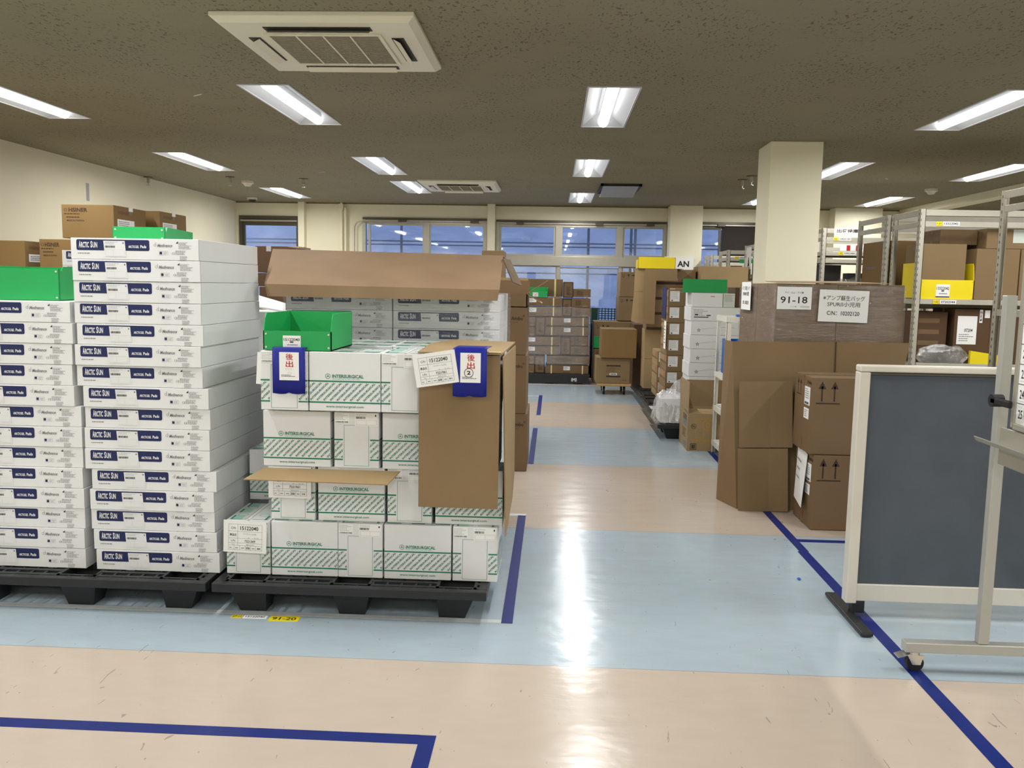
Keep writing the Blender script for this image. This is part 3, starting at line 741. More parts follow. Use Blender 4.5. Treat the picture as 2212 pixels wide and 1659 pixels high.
def inter_mesh():
    mb = MB(); w, d, h = IW, ID, IH
    mb.box(-w / 2, w / 2, -d / 2, d / 2, 0.001, h - .001, M_WHITE, .003)
    f = bfaces(w, d, h)
    for nm in ('front', 'back'):
        A = f[nm]; band(mb, A, w, h, [(0.001, w - .001)])
        if 'L' not in _D: _D['L'] = diag(w, h, [(0.002, w - .002)])
        for v_, f_ in _D['L']: mb.add([A.p(a, b, .0008) for a, b, _ in v_], f_, M_TEAL)
        mb.text(A, 'INTERSURGICAL', .325 * w, h * .565, .44 * w, h * .058, M_TEAL, .03)
        mb.lines(A, .325 * w, h * .54, .765 * w, h * .555, 1, M_PTEAL, .7, 6)
        mb.ring(A, .265 * w, h * .592, .0105, .0018, M_TEAL)
        for q in range(3):
            a = math.radians(90 + 120 * q); mb.poly([A.p(.265 * w + .009 * math.cos(a), h * .592 + .009 * math.sin(a)), A.p(.265 * w + .002 * math.cos(a + 2), h * .592 + .002 * math.sin(a + 2)), A.p(.265 * w + .002 * math.cos(a - 2), h * .592 + .002 * math.sin(a - 2))][::1], M_TEAL)
        mb.text(A, 'www.intersurgical.com', .235 * w, h * .055, .53 * w, h * .05, M_TEAL, .014)
    for nm in ('left', 'right'):
        A = f[nm]; g = [(0.001, d * .195), (d * .80, d - .001)]; band(mb, A, d, h, g)
        if 'S' not in _D: _D['S'] = diag(d, h, g)
        for v_, f_ in _D['S']: mb.add([A.p(a, b, .0008) for a, b, _ in v_], f_, M_TEAL)
        mb.outline(A, d * .22, h * .04, d * .775, h * .77, .0012, M_TEAL)
        mb.rect(A, d * .02, h * .80, d * .34, h * .985, M_TAG, .0009); mb.barcode(A, d * .03, h * .81, d * .32, h * .835, M_INK, 4, .0012); mb.lines(A, d * .03, h * .85, d * .32, h * .975, 5, M_LGREY, .3, 3, .0012)
        mb.rect(A, d * .47, h * .76, d * .97, h * .99, M_TAG, .0012); mb.barcode(A, d * .49, h * .885, d * .70, h * .925, M_INK, 5, .0015); mb.rect(A, d * .91, h * .93, d * .94, h * .96, M_INK, .0015)
        mb.outline(A, d * .50, h * .775, d * .95, h * .865, .0008, M_LGREY, .0015); mb.rect(A, d * .72, h * .775, d * .724, h * .865, M_LGREY, .0015)
        mb.lines(A, d * .49, h * .94, d * .85, h * .975, 2, M_LGREY, .3, 8, .0015)
    T = f['top']
    mb.rect(T, .012, .012, w - .012, d * .44, M_WHITE2); mb.rect(T, .012, d * .56, w - .012, d - .012, M_WHITE2)
    for u in (.28, .72):
        mb.ring(T, w * u, d * .25, .022, .002, M_TEAL, .0010); mb.ring(T, w * u, d * .75, .022, .002, M_TEAL, .0010)
    for a, b in ((.03, .25), (.4, .6), (.76, .97)):
        mb.rect(T, w * a, d * .08, w * b, d * .13, M_TEAL, .001); mb.rect(T, w * a, d * .86, w * b, d * .91, M_TEAL, .001)
        mb.rect(T, w * a, d * .15, w * b, d * .34, M_PTEAL, .001)
    mb.rect(T, 0.0, d * .47, w, d * .53, M_TAG, .0012)
    mb.rect(T, w * .0, d * .497, w, d * .503, M_GREY, .0014)
    return mb
_im = inter_mesh().build('striped_carton'); IM = _im.data; bpy.data.objects.remove(_im)
def inter(xc, y0, z, end, label, rz=0.0, grp='green striped cartons on the front pallet'):
    """end: the narrow printed face looks at the camera"""
    o = bpy.data.objects.new('striped_carton', IM); COL.objects.link(o)
    if z >= R4: o.scale = (TS, TS, TS)
    o.location = (xc, y0 + (IW if end else ID) / 2 * (TS if z >= R4 else 1), z); o.rotation_euler = (0, 0, (-math.pi / 2 if end else 0) + rz)
    return tag(o, label, 'box', grp)
R1, R2, R3, R4 = PH + .001, PH + .001 + IH, PH + .001 + 2 * IH, PH + .0125 + 3 * IH
TS = 1.03
TOP = R4 + IH * TS
# (left px, right px, ref py, row z, end?, label, dy)
rows = [
    (487, 585, 1180, R1, 1, 'white carton with green stripe, bottom row, under the lowest number sheet'),
    (587, 729, 1190, R1, 0, 'white carton with green stripe, bottom row, long side, second from left'),
    (731, 826, 1190, R1, 1, 'white carton with green stripe, bottom row, narrow side, in the middle'),
    (828, 976, 1200, R1, 0, 'white carton with green stripe, bottom row, long side, fourth from left'),
    (979, 1074, 1200, R1, 1, 'white carton with green stripe, bottom row, right hand corner'),
    (583, 683, 1070, R2, 1, 'white carton with green stripe, second row, behind the sheet under the cardboard strip'),
    (685, 833, 1080, R2, 0, 'white carton with green stripe, second row, long side, under the cardboard strip'),
    (835, 934, 1080, R2, 1, 'white carton with green stripe, second row, narrow side, left of the brown cover'),
    (939, 1087, 1090, R2, 0, 'white carton with green stripe, second row, mostly under the brown cover'),
    (568, 715, 940, R3, 0, 'white carton with green stripe, third row, far left, long side'),
    (719, 822, 945, R3, 1, 'white carton with green stripe, third row, narrow side, in the middle'),
    (826, 973, 945, R3, 0, 'white carton with green stripe, third row, half under the brown cover'),
    (976, 1076, 945, R3, 1, 'white carton with green stripe, third row, wholly behind the brown cover'),
    (564, 664, 815, R4, 1, 'white carton with green stripe, top row, behind the left blue sheet'),
    (667, 823, 815, R4, 0, 'white carton with green stripe, top row, long side, right of the left blue sheet'),
    (825, 926, 815, R4, 1, 'white carton with green stripe, top row, narrow side, left of the brown cover'),
    (928, 1076, 815, R4, 0, 'white carton with green stripe, top row, wholly behind the brown cover'),
]
for a, b, py, z, end, lb in rows:
    y = {R4: 3.48, R2: 3.575}.get(z, 3.55)
    xc = (ax(a, y, py) + ax(b, y, py)) / 2
    inter(xc, y, z, end, lb, rz=random.uniform(-.008, .008))
# second and third ranks toward the back
for r, z in enumerate((R1, R2, R3, R4)):
    yy = 3.50 + IW + .037 + (0.07 if z != R4 else 0.02)
    for j in range(4):
        k_ = TS if z == R4 else 1; x = (-1.255 if z == R2 else -1.168) + j * (IW * k_ + .004)
        end = j == 3 and z != R2
        if end: x -= .05 * k_
        for q in range(2 if z == R4 and not end else 1):
            inter(x, yy + q * (ID * k_ + .004), z + (0.001 if z < R4 else .003), end, 'white carton with green stripe in the rear rank %s, %s row, %s' % (('first', 'second')[q], ('bottom', 'second', 'third', 'top')[r], ('far left', 'left of middle', 'right of middle', 'far right')[j]), rz=random.uniform(-.004, .004), grp='green striped cartons in the rear ranks')

# cardboard strip between rows two and three
mb = MB()
za = R3 + .0005
pts = [(-1.225, 3.34, za - .022), (-0.70, 3.345, za - .026), (-0.63, 3.42, za - .012), (-0.62, 3.54, za)]
mb.slab([(-1.235, 3.37, za - .018), (-.65, 3.37, za - .024), (-.625, 3.52, za - .0015), (-1.20, 3.52, za - .0015)], .004, M_CARD3)
tag(mb.build('cardboard_strip'), 'pale brown cardboard strip jutting out between two rows of striped cartons', 'cardboard')

# brown cover over the right side of the cartons
cov = thing('cardboard_cover', (-0.38, 3.45, TOP), 'brown cardboard sheet folded over the right end of the striped cartons', 'cardboard')
zc = TOP + .006
mb = MB()
x0, x1 = ax(907, 3.44, 900), ax(1079, 3.44, 900)
yf = 3.44
zb_ = at(990, 1093, yf)[1]
mb.slab([(x0, yf - .03, zb_), (x1, yf - .035, zb_), (x1, yf, zc - .005), (x0 - .005, yf, zc - .005)], .005, M_CARD)
mb.slab([(x0 + .14, yf - .004, zc), (x1 - .0, yf - .004, zc + .002), (x1 + .01, yf, zc), (x0 + .14, yf, zc)], .002, M_CARD)
m_ = mb.build('front_panel', cov); m_.matrix_parent_inverse = Matrix.Translation((0.38, -3.45, -TOP))
def child(m, name, par):
    o = m.build(name, par); o.matrix_parent_inverse = Matrix.Translation(-Vector(par.location)); return o
mb = MB()
top = [(x0 - .01, yf, zc), (x1 + .006, yf, zc), (x1 + .034, yf + .55, zc + .012), (x0 + .06, yf + .62, zc + .012), (x0 + .005, yf + .25, zc + .018)]
mb.slab(top, -.005, M_CARD3)
mb.rect(Face((0, 0, 0), (1, 0, 0), (0, 1, 0), 1, 1), x1 - .12, yf + .004, x1 + .0, yf + .05, M_STRAP, zc + .0075)
child(mb, 'top_panel', cov)
mb = MB()
sx = x1 + .012
mb.slab([(sx - .004, yf + .01, zc - .01), (sx + .02, yf + .55, zc - .0), (sx + .022, yf + .60, .50), (sx + .02, yf + .50, .42), (sx + .014, yf + .06, .36)], .005, M_CARD3)
child(mb, 'side_flap', cov)

# blue hanging sheets with paper
def blue_sheet(px0, px1, py0, py1, Y, label, two=False, zt=None, tilt=0.0):
    x0_, zt_ = at(px0, py0, Y); x1_, zb2 = at(px1, py1, Y); w = x1_ - x0_; h = zt_ - zb2
    t = thing('blue_flap', (x0_, Y, zb2), label, 'sheet', 'blue flaps marking the stack')
    mb = MB(); n = 10; vs = []
    for i in range(n + 1):
        u = i / n; dz = -.004 * math.sin(u * math.pi * 2) * (1 if u < .55 else -.6) + (.003 if abs(u - .52) < .06 else 0)
        vs += [(u * w + tilt * 1.0, -.004 + .003 * math.sin(u * 6), dz), (u * w, -.0045, h * .35), (u * w, -.004, h), (u * w + .004, .0, h + .003), (u * w + .012, .10, h + .004)]
    fs = []
    for i in range(n):
        for j in range(4):
            a = i * 5 + j; fs.append((a, a + 5, a + 6, a + 1))
    mb.add(vs, fs, M_BLUEC); o = mb.build('cloth', t, smooth=True)
    sl = o.modifiers.new('s', 'SOLIDIFY'); sl.thickness = .0015
    pw, ph = w * .60, h * .62
    F_ = Face((w * .22, -.0065, h * .29), (1, 0, 0), (0, 0, 1), pw, ph)
    m = MB().box(w * .22, w * .22 + pw, -.0075, -.0065, h * .29, h * .29 + ph, M_TAG)
    F2 = Face((w * .22, -.0075, h * .29), (1, 0, 0), (0, 0, 1), pw, ph)
    m.text(F2, '後', pw * .33, ph * .72, pw * .38, ph * .235, M_RED, .008); m.text(F2, '出', pw * .33, ph * .47, pw * .38, ph * .22, M_RED, .012)
    if two:
        m.ring(F2, pw * .42, ph * .33, pw * .23, .0022, M_INK); m.text(F2, '2', pw * .33, ph * .27, pw * .18, ph * .13, M_INK, .03)
    else:
        m.outline(F2, pw * .33, ph * .37, pw * .64, ph * .42, .0006, M_LGREY); m.outline(F2, pw * .42, ph * .24, pw * .62, ph * .29, .0006, M_LGREY)
    m.lines(F2, pw * .1, ph * .12, pw * .85, ph * .21, 2, M_INK, .4, 3)
    m.build('paper_notice', t)
    return t
blue_sheet(588.5, 660, 751, 850, 3.475, 'blue flap with red lettered notice hanging on the top left striped carton')
blue_sheet(979, 1051, 752, 857, 3.395, 'blue flap with red lettered notice and circled figure on the brown cover', two=True)

# number sheets
def number_sheet(px0, py0, px1, py1, Y, rot, label, ln, qty, name, cut=0.0):
    x0_, z1_ = at(px0, py0, Y); x1_, z0_ = at(px1, py1, Y); w = x1_ - x0_; h = z1_ - z0_
    F_ = Face((0, 0, 0), (1, 0, 0), (0, 0, 1), w, h)
    m = MB().box(0, w, 0, .0006, 0, h, M_TAG)
    u0, u1, v0, v1 = w * .12, w * .90, h * .08, h * .88; t = .0007
    m.outline(F_, u0, v0, u1, v1, t, M_INK)
    vs = [v0 + (v1 - v0) * q for q in (.17, .27, .45, .72)]
    for v in vs: m.rect(F_, u0, v, u1, v + t, M_INK)
    um = u0 + (u1 - u0) * .27; m.rect(F_, um, vs[0], um + t, v1, M_INK)
    for q in (.16, .33, .5, .66, .81): m.rect(F_, u0 + (u1 - u0) * q, v0, u0 + (u1 - u0) * q + t, vs[0], M_INK)
    m.text(F_, 'C/N', u0 + w * .06, vs[3] + h * .07, w * .1, h * .07, M_INK, off=.001); m.text(F_, '15122040', um + w * .06, vs[3] + h * .05, w * .42, h * .12, M_INK, .012, off=.001)
    m.text(F_, '商品名', u0 + w * .03, vs[2] + h * .07, w * .15, h * .08, M_INK, .01, off=.001); m.text(F_, 'クリアガード エルボ付', um + w * .13, vs[2] + h * .12, w * .3, h * .05, M_GREY, off=.001)
    m.text(F_, 'AA', um + w * .24, vs[2] + h * .015, w * .035, h * .03, M_GREY, off=.001); m.text(F_, 'A1-11A', um + w * .38, vs[2] + h * .015, w * .11, h * .03, M_GREY, off=.001)
    m.text(F_, 'L/N', u0 + w * .06, vs[1] + h * .04, w * .09, h * .06, M_INK, off=.001); m.text(F_, ln, um + w * .16, vs[1] + h * .03, w * .25, h * .075, M_INK, .01, off=.001)
    m.text(F_, '日付', u0 + w * .08, vs[0] + h * .02, w * .06, h * .035, M_GREY, off=.001); m.text(F_, '2021/11/15', um + w * .2, vs[0] + h * .015, w * .18, h * .04, M_GREY, off=.001)
    m.text(F_, qty, u0 + (u1 - u0) * .52, v0 + h * .03, w * .09, h * .07, M_INK, .015, off=.001); m.text(F_, name, u0 + (u1 - u0) * .85, v0 + h * .04, w * .08, h * .05, M_INK, .02, off=.001)
    for q in (.03, .2, .38, .7): m.lines(F_, u0 + (u1 - u0) * q, v0 + h * .045, u0 + (u1 - u0) * (q + .1), v0 + h * .08, 1, M_GREY, .7, int(q * 50))
    o = m.build('number_sheet', loc=(x0_, Y, z0_), rot=(0, -rot, 0)); return tag(o, label, 'paper', 'white number sheets taped to cartons')
number_sheet(481, 1122, 575, 1194, 3.533, -.03, 'white number sheet taped to the bottom left striped carton', '7221369', '300', '高崎')
number_sheet(579, 1006, 672, 1077, 3.563, -.01, 'white number sheet half under the cardboard strip', '7221961', '300', '中島')
number_sheet(552, 760, 645, 831, 3.484, -.06, 'white number sheet mostly behind the left blue flap', '7221961', '600', '原村')
number_sheet(901, 767, 993, 840, 3.39, .16, 'tilted white number sheet taped on the corner of the brown cover', '7221961', '600', '原村A')

# worn cardboard cap above the rear banner boxes
t = thing('cardboard_cover', (-0.82, 4.3, 1.39), 'long worn cardboard lid resting over the rear banner boxes', 'cardboard')
YA, YT = 4.16, 4.62
xa, za1 = at(571, 613, YA); xb, zb1 = at(1079, 626, YA); xc_, zc1 = at(589, 537.5, YT); xd, zd1 = at(1087, 552, YT); _, zl = at(571, 640, YA); _, zl2 = at(1076, 650, YA)
m = MB(); m.slab([(xa, YA, za1), (xb, YA, zb1), (xd, YT, zd1), (xc_, YT, zc1)], .005, M_CARDW); child(m, 'sloping_panel', t)
m = MB(); m.slab([(xa + .01, YA + .012, zl), (xb - .01, YA + .012, zl2), (xb, YA, zb1), (xa, YA, za1)], .005, M_CARDW); child(m, 'front_lip', t)
m = MB(); m.slab([(xc_, YT, zc1), (xd, YT, zd1), (xd, YT + .45, zd1 - .01), (xc_, YT + .45, zc1 - .01)], .005, M_CARDW); child(m, 'top_panel', t)
m = MB(); m.slab([(xd + .002, YT - .1, zd1 - .02), (xd + .012, YT + .42, zd1 - .01), (xd + .085, YT + .38, zd1 - .16), (xd + .05, YT - .02, zd1 - .14)], .005, M_CARD2); child(m, 'side_flap', t)
# film over the rear banner boxes
def wrap_shell(name, x0, x1, y0, y1, z0, z1, label, m=M_WRAP, amp=.006, top=False, seed=1):
    rd = random.Random(seed); mb = MB(); n = 14; k = 12
    per = [(x0, y0), (x1, y0), (x1, y1), (x0, y1)]; pts = []
    for i in range(4):
        a, b = per[i], per[(i + 1) % 4]
        for q in range(n): pts.append((a[0] + (b[0] - a[0]) * q / n, a[1] + (b[1] - a[1]) * q / n))
    cx_, cy_ = (x0 + x1) / 2, (y0 + y1) / 2; vs = []
    for j in range(k + 1):
        for i, (x, y) in enumerate(pts):
            corner = (i % n == 0); e = 0 if corner else rd.uniform(0, amp)
            dx = -1 if x <= x0 + 1e-6 else 1 if x >= x1 - 1e-6 else 0; dy = -1 if y <= y0 + 1e-6 else 1 if y >= y1 - 1e-6 else 0
            vs.append((x + dx * e, y + dy * e, z0 + (z1 - z0) * j / k))
    P = len(pts)
    fs = [(j * P + i, j * P + (i + 1) % P, (j + 1) * P + (i + 1) % P, (j + 1) * P + i) for j in range(k) for i in range(P)]
    mb.add(vs, fs, m); o = mb.build(name, smooth=True); return tag(o, label, 'plastic film')
wrap_shell('stretch_film', -1.372, -0.255, 4.345, 5.085, 1.0, 1.352, 'clear stretch film around the rear banner boxes')

# ------------------------------------------------------------------ plastic bins
def bin_(name, w, d, hf, hb, loc, rz, m, label, tagtxt=None, parent_group=None, cut=0.06):
    t = thing(name, loc, label, 'bin', parent_group, rz); th = .004
    MB().box(-w / 2, w / 2, -d / 2, d / 2, 0, th, m).build('base', t)
    MB().box(-w / 2, w / 2, d / 2 - th, d / 2, th, hb, m).build('back_panel', t)
    MB().box(-w / 2, w / 2, -d / 2, -d / 2 + th, th, hf, m).build('front_panel', t)
    for s in (-1, 1):
        x = s * (w / 2 - th * (0 if s < 0 else 0)); pts = [(x, -d / 2, 0), (x, -d / 2, hf), (x, -d / 2 + cut * .35, hb - .02), (x, -d / 2 + cut * .6, hb), (x, d / 2, hb), (x, d / 2, 0)]
        if s > 0: pts = pts[::-1]
        MB().slab(pts, th, m).build('side_panel', t)
    for x in (-w / 2 + .012, w / 2 - .012):
        for z in (.012, hf - .012): MB().cyl((x, -d / 2 - .003, z), (x, -d / 2, z), .004, M_RIVET, 10).build('rivet', t)
        for z in (.03, hb - .012): MB().cyl((x, d / 2, z), (x, d / 2 + .003, z), .004, M_RIVET, 10).build('rivet', t)
    if tagtxt:
        F_ = Face((-w * .21, -d / 2 - .0014, hf * .08), (1, 0, 0), (0, 0, 1), w * .26, hf * .68); q = MB().box(-w * .21, w * .05, -d / 2 - .0013, -d / 2 - .0003, hf * .08, hf * .77, M_TAG)
        q.text(F_, tagtxt, F_.W * .05, F_.H * .6, F_.W * .9, F_.H * .22, M_INK, .01); q.rect(F_, 0, F_.H * .02, F_.W, F_.H * .1, M_NAVY); q.lines(F_, F_.W * .25, F_.H * .25, F_.W * .85, F_.H * .36, 1, M_GREY, .6, 2); q.rect(F_, F_.W * .4, F_.H * .47, F_.W * .6, F_.H * .56, M_INK)
        q.build('label_card', t)
    return t
zt4 = TOP
bin_('parts_bin', .283, .36, .078, .150, (-1.045, 3.49 + .18, zt4 + .002), 0, M_GREEN, 'green plastic bin with number card on the striped cartons', '15122040')
bin_('parts_bin', .225, .42, .06, .062, (-1.865, 4.0, PH + 16 * AH + .002), .12, M_GREEN, 'shallow green plastic bin on top of the tallest front stack')
bin_('parts_bin', .30, .30, .135, .145, (-2.275, 3.78, PH + 13 * AH + .002), .04, M_GREEN, 'green plastic bin on the front stack cut by the left edge')
# white slanted sheet behind the left bin
x_, z_ = at(560, 640, 5.6)
tag(MB().slab([(at(556, 637, 5.5)[0], 5.5, at(556, 637, 5.5)[1]), (at(556, 660, 5.5)[0], 5.2, at(556, 656, 5.2)[1]), (at(617, 672, 5.2)[0], 5.2, at(617, 672, 5.2)[1]), (at(617, 655, 5.5)[0], 5.5, at(617, 655, 5.5)[1])], .01, M_TAG).build('white_panel'), 'white slanted board end between the tallest stack and the cardboard lid', 'board')
tag(MB().box(-.35, .5, -.2, .3, 0, 1.2, M_WHITE2, .003).build('tall_carton', loc=(-1.72, 5.6, 0)), 'pale carton under the white slanted board', 'box')

# ------------------------------------------------------------------ plain cartons
def carton(x0, x1, y0, y1, z0, z1, label, m=M_CARD, group=None, name='carton', tape=True, art=None, bev=.004, cat='box', rz=0.0, seam=None):
    w, d, h = x1 - x0, y1 - y0, z1 - z0
    mb = MB().box(-w / 2, w / 2, -d / 2, d / 2, 0.0008, h - .0005, m, min(bev, h * .1))
    f = bfaces(w, d, h)
    if tape:
        mb.rect(f['top'], 0, d / 2 - .02, w, d / 2 + .02, M_KRAFT, .0008); mb.rect(f['top'], 0, d / 2 - .001, w, d / 2 + .001, M_SEAM, .001)
        for s in ('left', 'right'): mb.rect(f[s], d / 2 - .02, h - min(.06, h * .3), d / 2 + .02, h, M_KRAFT, .0008); mb.rect(f[s], d / 2 - .02, 0, d / 2 + .02, min(.05, h * .25), M_KRAFT, .0008)
    if art: art(mb, f, w, d, h)
    o = mb.build(name, loc=((x0 + x1) / 2, (y0 + y1) / 2, z0), rz=rz)
    return tag(o, label, cat, group)
def arrows(mb, A, u, v, s, m=M_BOXINK):
    for k in (0, 1):
        c = u + k * s * .55
        mb.rect(A, c - s * .035, v + s * .12, c + s * .035, v + s * .8, m); mb.poly([A.p(c - s * .17, v + s * .68), A.p(c + s * .17, v + s * .68), A.p(c, v + s * 1.02)], m)
    mb.rect(A, u - s * .25, v, u + s * .8, v + s * .06, m)
def icons(mb, A, u, v, s, m=M_BOXINK):
    for k in (0, .5): mb.rect(A, u + k * s, v, u + k * s + s * .1, v + s, m)
    mb.rect(A, u, v, u + s * .6, v + s * .1, m)
    c = u + s * 1.9; mb.poly([A.p(c - s * .3, v + s), A.p(c - s * .3, v + s * .6), A.p(c, v + s * .3), A.p(c + s * .3, v + s * .6), A.p(c + s * .3, v + s)][::-1], m); mb.rect(A, c - s * .08, v, c + s * .08, v + s * .3, m)
    c = u + s * 3.4; mb.poly([A.p(c - s * .6, v + s * .5), A.p(c + s * .6, v + s * .5), A.p(c + s * .3, v + s * .85), A.p(c - s * .3, v + s * .85)], m)

# tall cartons on the left of the aisle
YA6 = 6.42
xr_ = -0.19
def ambu_art(mb, f, w, d, h):
    A = f['front']; mb.text(A, 'Ambu', w - .115, h - .095, .085, .027, M_BOXINK, .02); mb.ring(A, w - .022, h - .062, .007, .003, M_BOXINK)
    mb.lines(A, w - .135, h - .115, w - .03, h - .107, 1, M_BOXINK2, .6, 4)
zz = [0, .44, .88, 1.235]
for i in range(3):
    carton(-.72 + .01 * i, (-0.18, -0.195, -0.20)[i], YA6, YA6 + .6, zz[i] + .001, zz[i + 1], 'tall brown carton left of the aisle, %s, dark script in its corner' % ORDB[i], M_CARD2, 'tall brown cartons left of the aisle', art=ambu_art, tape=False)
t = thing('open_carton', (-.45, YA6 + .3, zz[3]), 'open flaps of brown carton topping the tall cartons left of the aisle', 'box')
MB().box(-.25, .25, -.3, -.294, 0.001, .10, M_CARD2).box(-.25, .25, .294, .3, .001, .2, M_CARD2).box(-.25, -.244, -.3, .3, .001, .10, M_CARD2).box(.244, .25, -.3, .3, .001, .10, M_CARD2).box(-.25, .25, -.3, .3, .001, .006, M_CARD2).build('body', t)
MB().slab([(-.25, .3, .10), (.24, .3, .10), (.235, .35, .22), (-.25, .35, .22)], -.004, M_CARD).build('rear_flap', t)
MB().slab([(.25, -.28, .10), (.25, .25, .10), (.40, .25, .20), (.40, -.28, .20)], .004, M_CARD3).build('side_flap', t)
MB().slab([(.25, -.29, .095), (.25, -.02, .095), (.36, -.02, .03), (.36, -.29, .03)], .004, M_CARD3).build('lower_flap', t)
# small carton peeping above the lid
carton(ax(1041, 7.5, 545), ax(1088, 7.5, 545), 7.5, 7.9, 1.30, az(541, 7.5, 1060), 'small brown carton with arrows peeping over the cardboard lid', M_CARD, art=lambda mb, f, w, d, h: (arrows(mb, f['front'], .03, h - .09, .05), mb.text(f['front'], 'Ambu', w - .09, h - .06, .07, .022, M_BOXINK, .02)))
carton(-.75, -.35, 7.2, 8.0, 0, 1.299, 'brown carton column carrying the small arrow carton', M_CARD2)
# brown cartons behind the gap
for i, (pa, pb, py0, py1) in enumerate(((551, 620, 531, 588), (549, 617, 589, 618), (560, 617, 619, 672))):
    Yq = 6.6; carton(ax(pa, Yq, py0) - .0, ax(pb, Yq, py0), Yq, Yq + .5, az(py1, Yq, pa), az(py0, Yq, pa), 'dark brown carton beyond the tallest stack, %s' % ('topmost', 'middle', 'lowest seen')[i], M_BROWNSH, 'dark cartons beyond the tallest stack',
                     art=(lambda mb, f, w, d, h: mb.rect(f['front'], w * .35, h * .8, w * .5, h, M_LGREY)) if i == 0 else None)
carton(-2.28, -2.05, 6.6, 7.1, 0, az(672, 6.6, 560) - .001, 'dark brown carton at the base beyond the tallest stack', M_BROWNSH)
carton(ax(623, 7.15, 535), ax(646, 7.15, 535), 7.15, 7.5, 0, az(532, 7.15, 630), 'narrow pale carton just left of the far pilaster', M_CARD3)

# cartons with heavy script along the left wall
def hs_art(big):
    def a(mb, f, w, d, h):
        A = f['front']; mb.text(A, 'HSINER', w * .14, h * .78, w * .36, h * .12, M_BOXINK, .03); mb.ring(A, w * .08, h * .84, h * .055, .008, M_BOXINK2)
        mb.lines(A, w * .05, h * .70, w * .5, h * .745, 1, M_BOXINK, .6, 3)
        mb.lines(A, w * .09, h * .60, w * .4, h * .65, 1, M_BOXINK, .6, 5); mb.text(A, 'MADE IN TAIWAN', w * .1, h * .5, w * .33, h * .05, M_BOXINK, .02)
        B = f['right']; mb.text(B, 'HSINER', d * .12, h * .75, d * .35, h * .1, M_BOXINK2, .03); mb.rect(B, d * .1, h * .36, d * .62, h * .6, M_TAG); mb.lines(B, d * .14, h * .4, d * .5, h * .56, 3, M_GREY, .4, 6, .001)
        mb.rect(B, d * .45, h * .88, d * .58, h * 1.0, M_TAG, .001)
    return a
Yh = 6.9
for (pa, pb, py0, py1, y, dd, nm) in ((132, 245, 441, 514, 6.9, .55, 'upper left, with maker script'), (0, 52, 519, 590, 6.9, .55, 'lower, cut by the left edge'), (84, 172, 516, 590, 6.88, .6, 'lower, behind the gap between stacks')):
    x0_ = ax(pa, y, py0); x1_ = ax(pb, y, py0)
    if pa == 0: x0_ -= .5
    carton(x0_, x1_, y, y + dd, az(py1, y, pa), az(py0, y, pa), 'ochre carton by the left wall, %s' % nm, M_CARDS, 'ochre cartons by the left wall', art=hs_art(1))
xx = ax(283, 7.6, 455)
carton(xx, xx + .28, 7.55, 8.1, az(514, 7.5, 290), az(455, 7.55, 290), 'ochre carton by the left wall, upper right and farther off', M_CARDS, 'ochre cartons by the left wall', art=hs_art(1))
zlow = az(590, 6.9, 80)
carton(-4.85, -3.0, 6.88, 8.1, 0, zlow - .02, 'long ochre carton row at the base by the left wall', M_CARDS, tape=False)
carton(ax(160, 7.5, 550), ax(330, 7.5, 550), 7.5, 8.1, zlow - .019, az(514, 7.5, 290) - .001, 'ochre carton hidden under the upper right one by the left wall', M_CARDS)
s = tag(MB().box(0, .002, -.03, .03, 0, .19, M_LGREY).build('wall_sticker', loc=(XL + .001, 0, 0)), 'small grey notice strip on the left wall', 'sticker')
v = ray(190, 434); k_ = XL / v.x; s.location = (XL + .0005, v.y * k_, CAMZ + v.z * k_)

# ------------------------------------------------------------------ far pallet of strapped cartons
YI = 12.38
def PI_(zx, zy): return 1130 + zx / 11.85, 580 + zy / 11.85
def far_box(a, b, c, d, label, kind):
    (p0, q0), (p1, q1) = PI_(a, c), PI_(b, d)
    x0_, z1_ = at(p0, q0, YI); x1_, z0_ = at(p1, q1, YI)
    if a <= 110: x0_ -= .35 if kind != 'small' else .05
    def art(mb, f, w, h_, h):
        A = f['front']
        if kind == 'long':
            mb.rect(A, w * .42, h * .42, w * .57, h * .88, M_TAG); mb.lines(A, w * .43, h * .5, w * .55, h * .82, 3, M_INK, .4, 3, .0012); mb.lines(A, w * .42, h * .12, w * .58, h * .2, 1, M_BOXINK, .7, 6)
            for u in (.14, .86): mb.rect(A, w * u - .009, 0, w * u + .009, h, M_STRAP, .0015)
        elif kind == 'tall':
            mb.outline(A, .004, .004, w - .004, h - .004, .010, M_BOXINK); mb.lines(A, w * .3, h * .2, w * .75, h * .7, 7, M_BOXINK, .5, int(a)); mb.outline(A, w * .4, h * .18, w * .8, h * .3, .006, M_BOXINK)
        else: mb.lines(A, w * .2, h * .2, w * .6, h * .8, 5, M_BOXINK, .5, int(a + c)); mb.rect(A, w * .6, h * .08, w * .85, h * .18, M_CARD3)
    carton(x0_, x1_, YI + random.uniform(0, .015), YI + .5, max(z0_, PH + .001) + .001, z1_, label, M_CARD2, 'strapped cartons on the far pallet', art=art, tape=False, bev=.005)
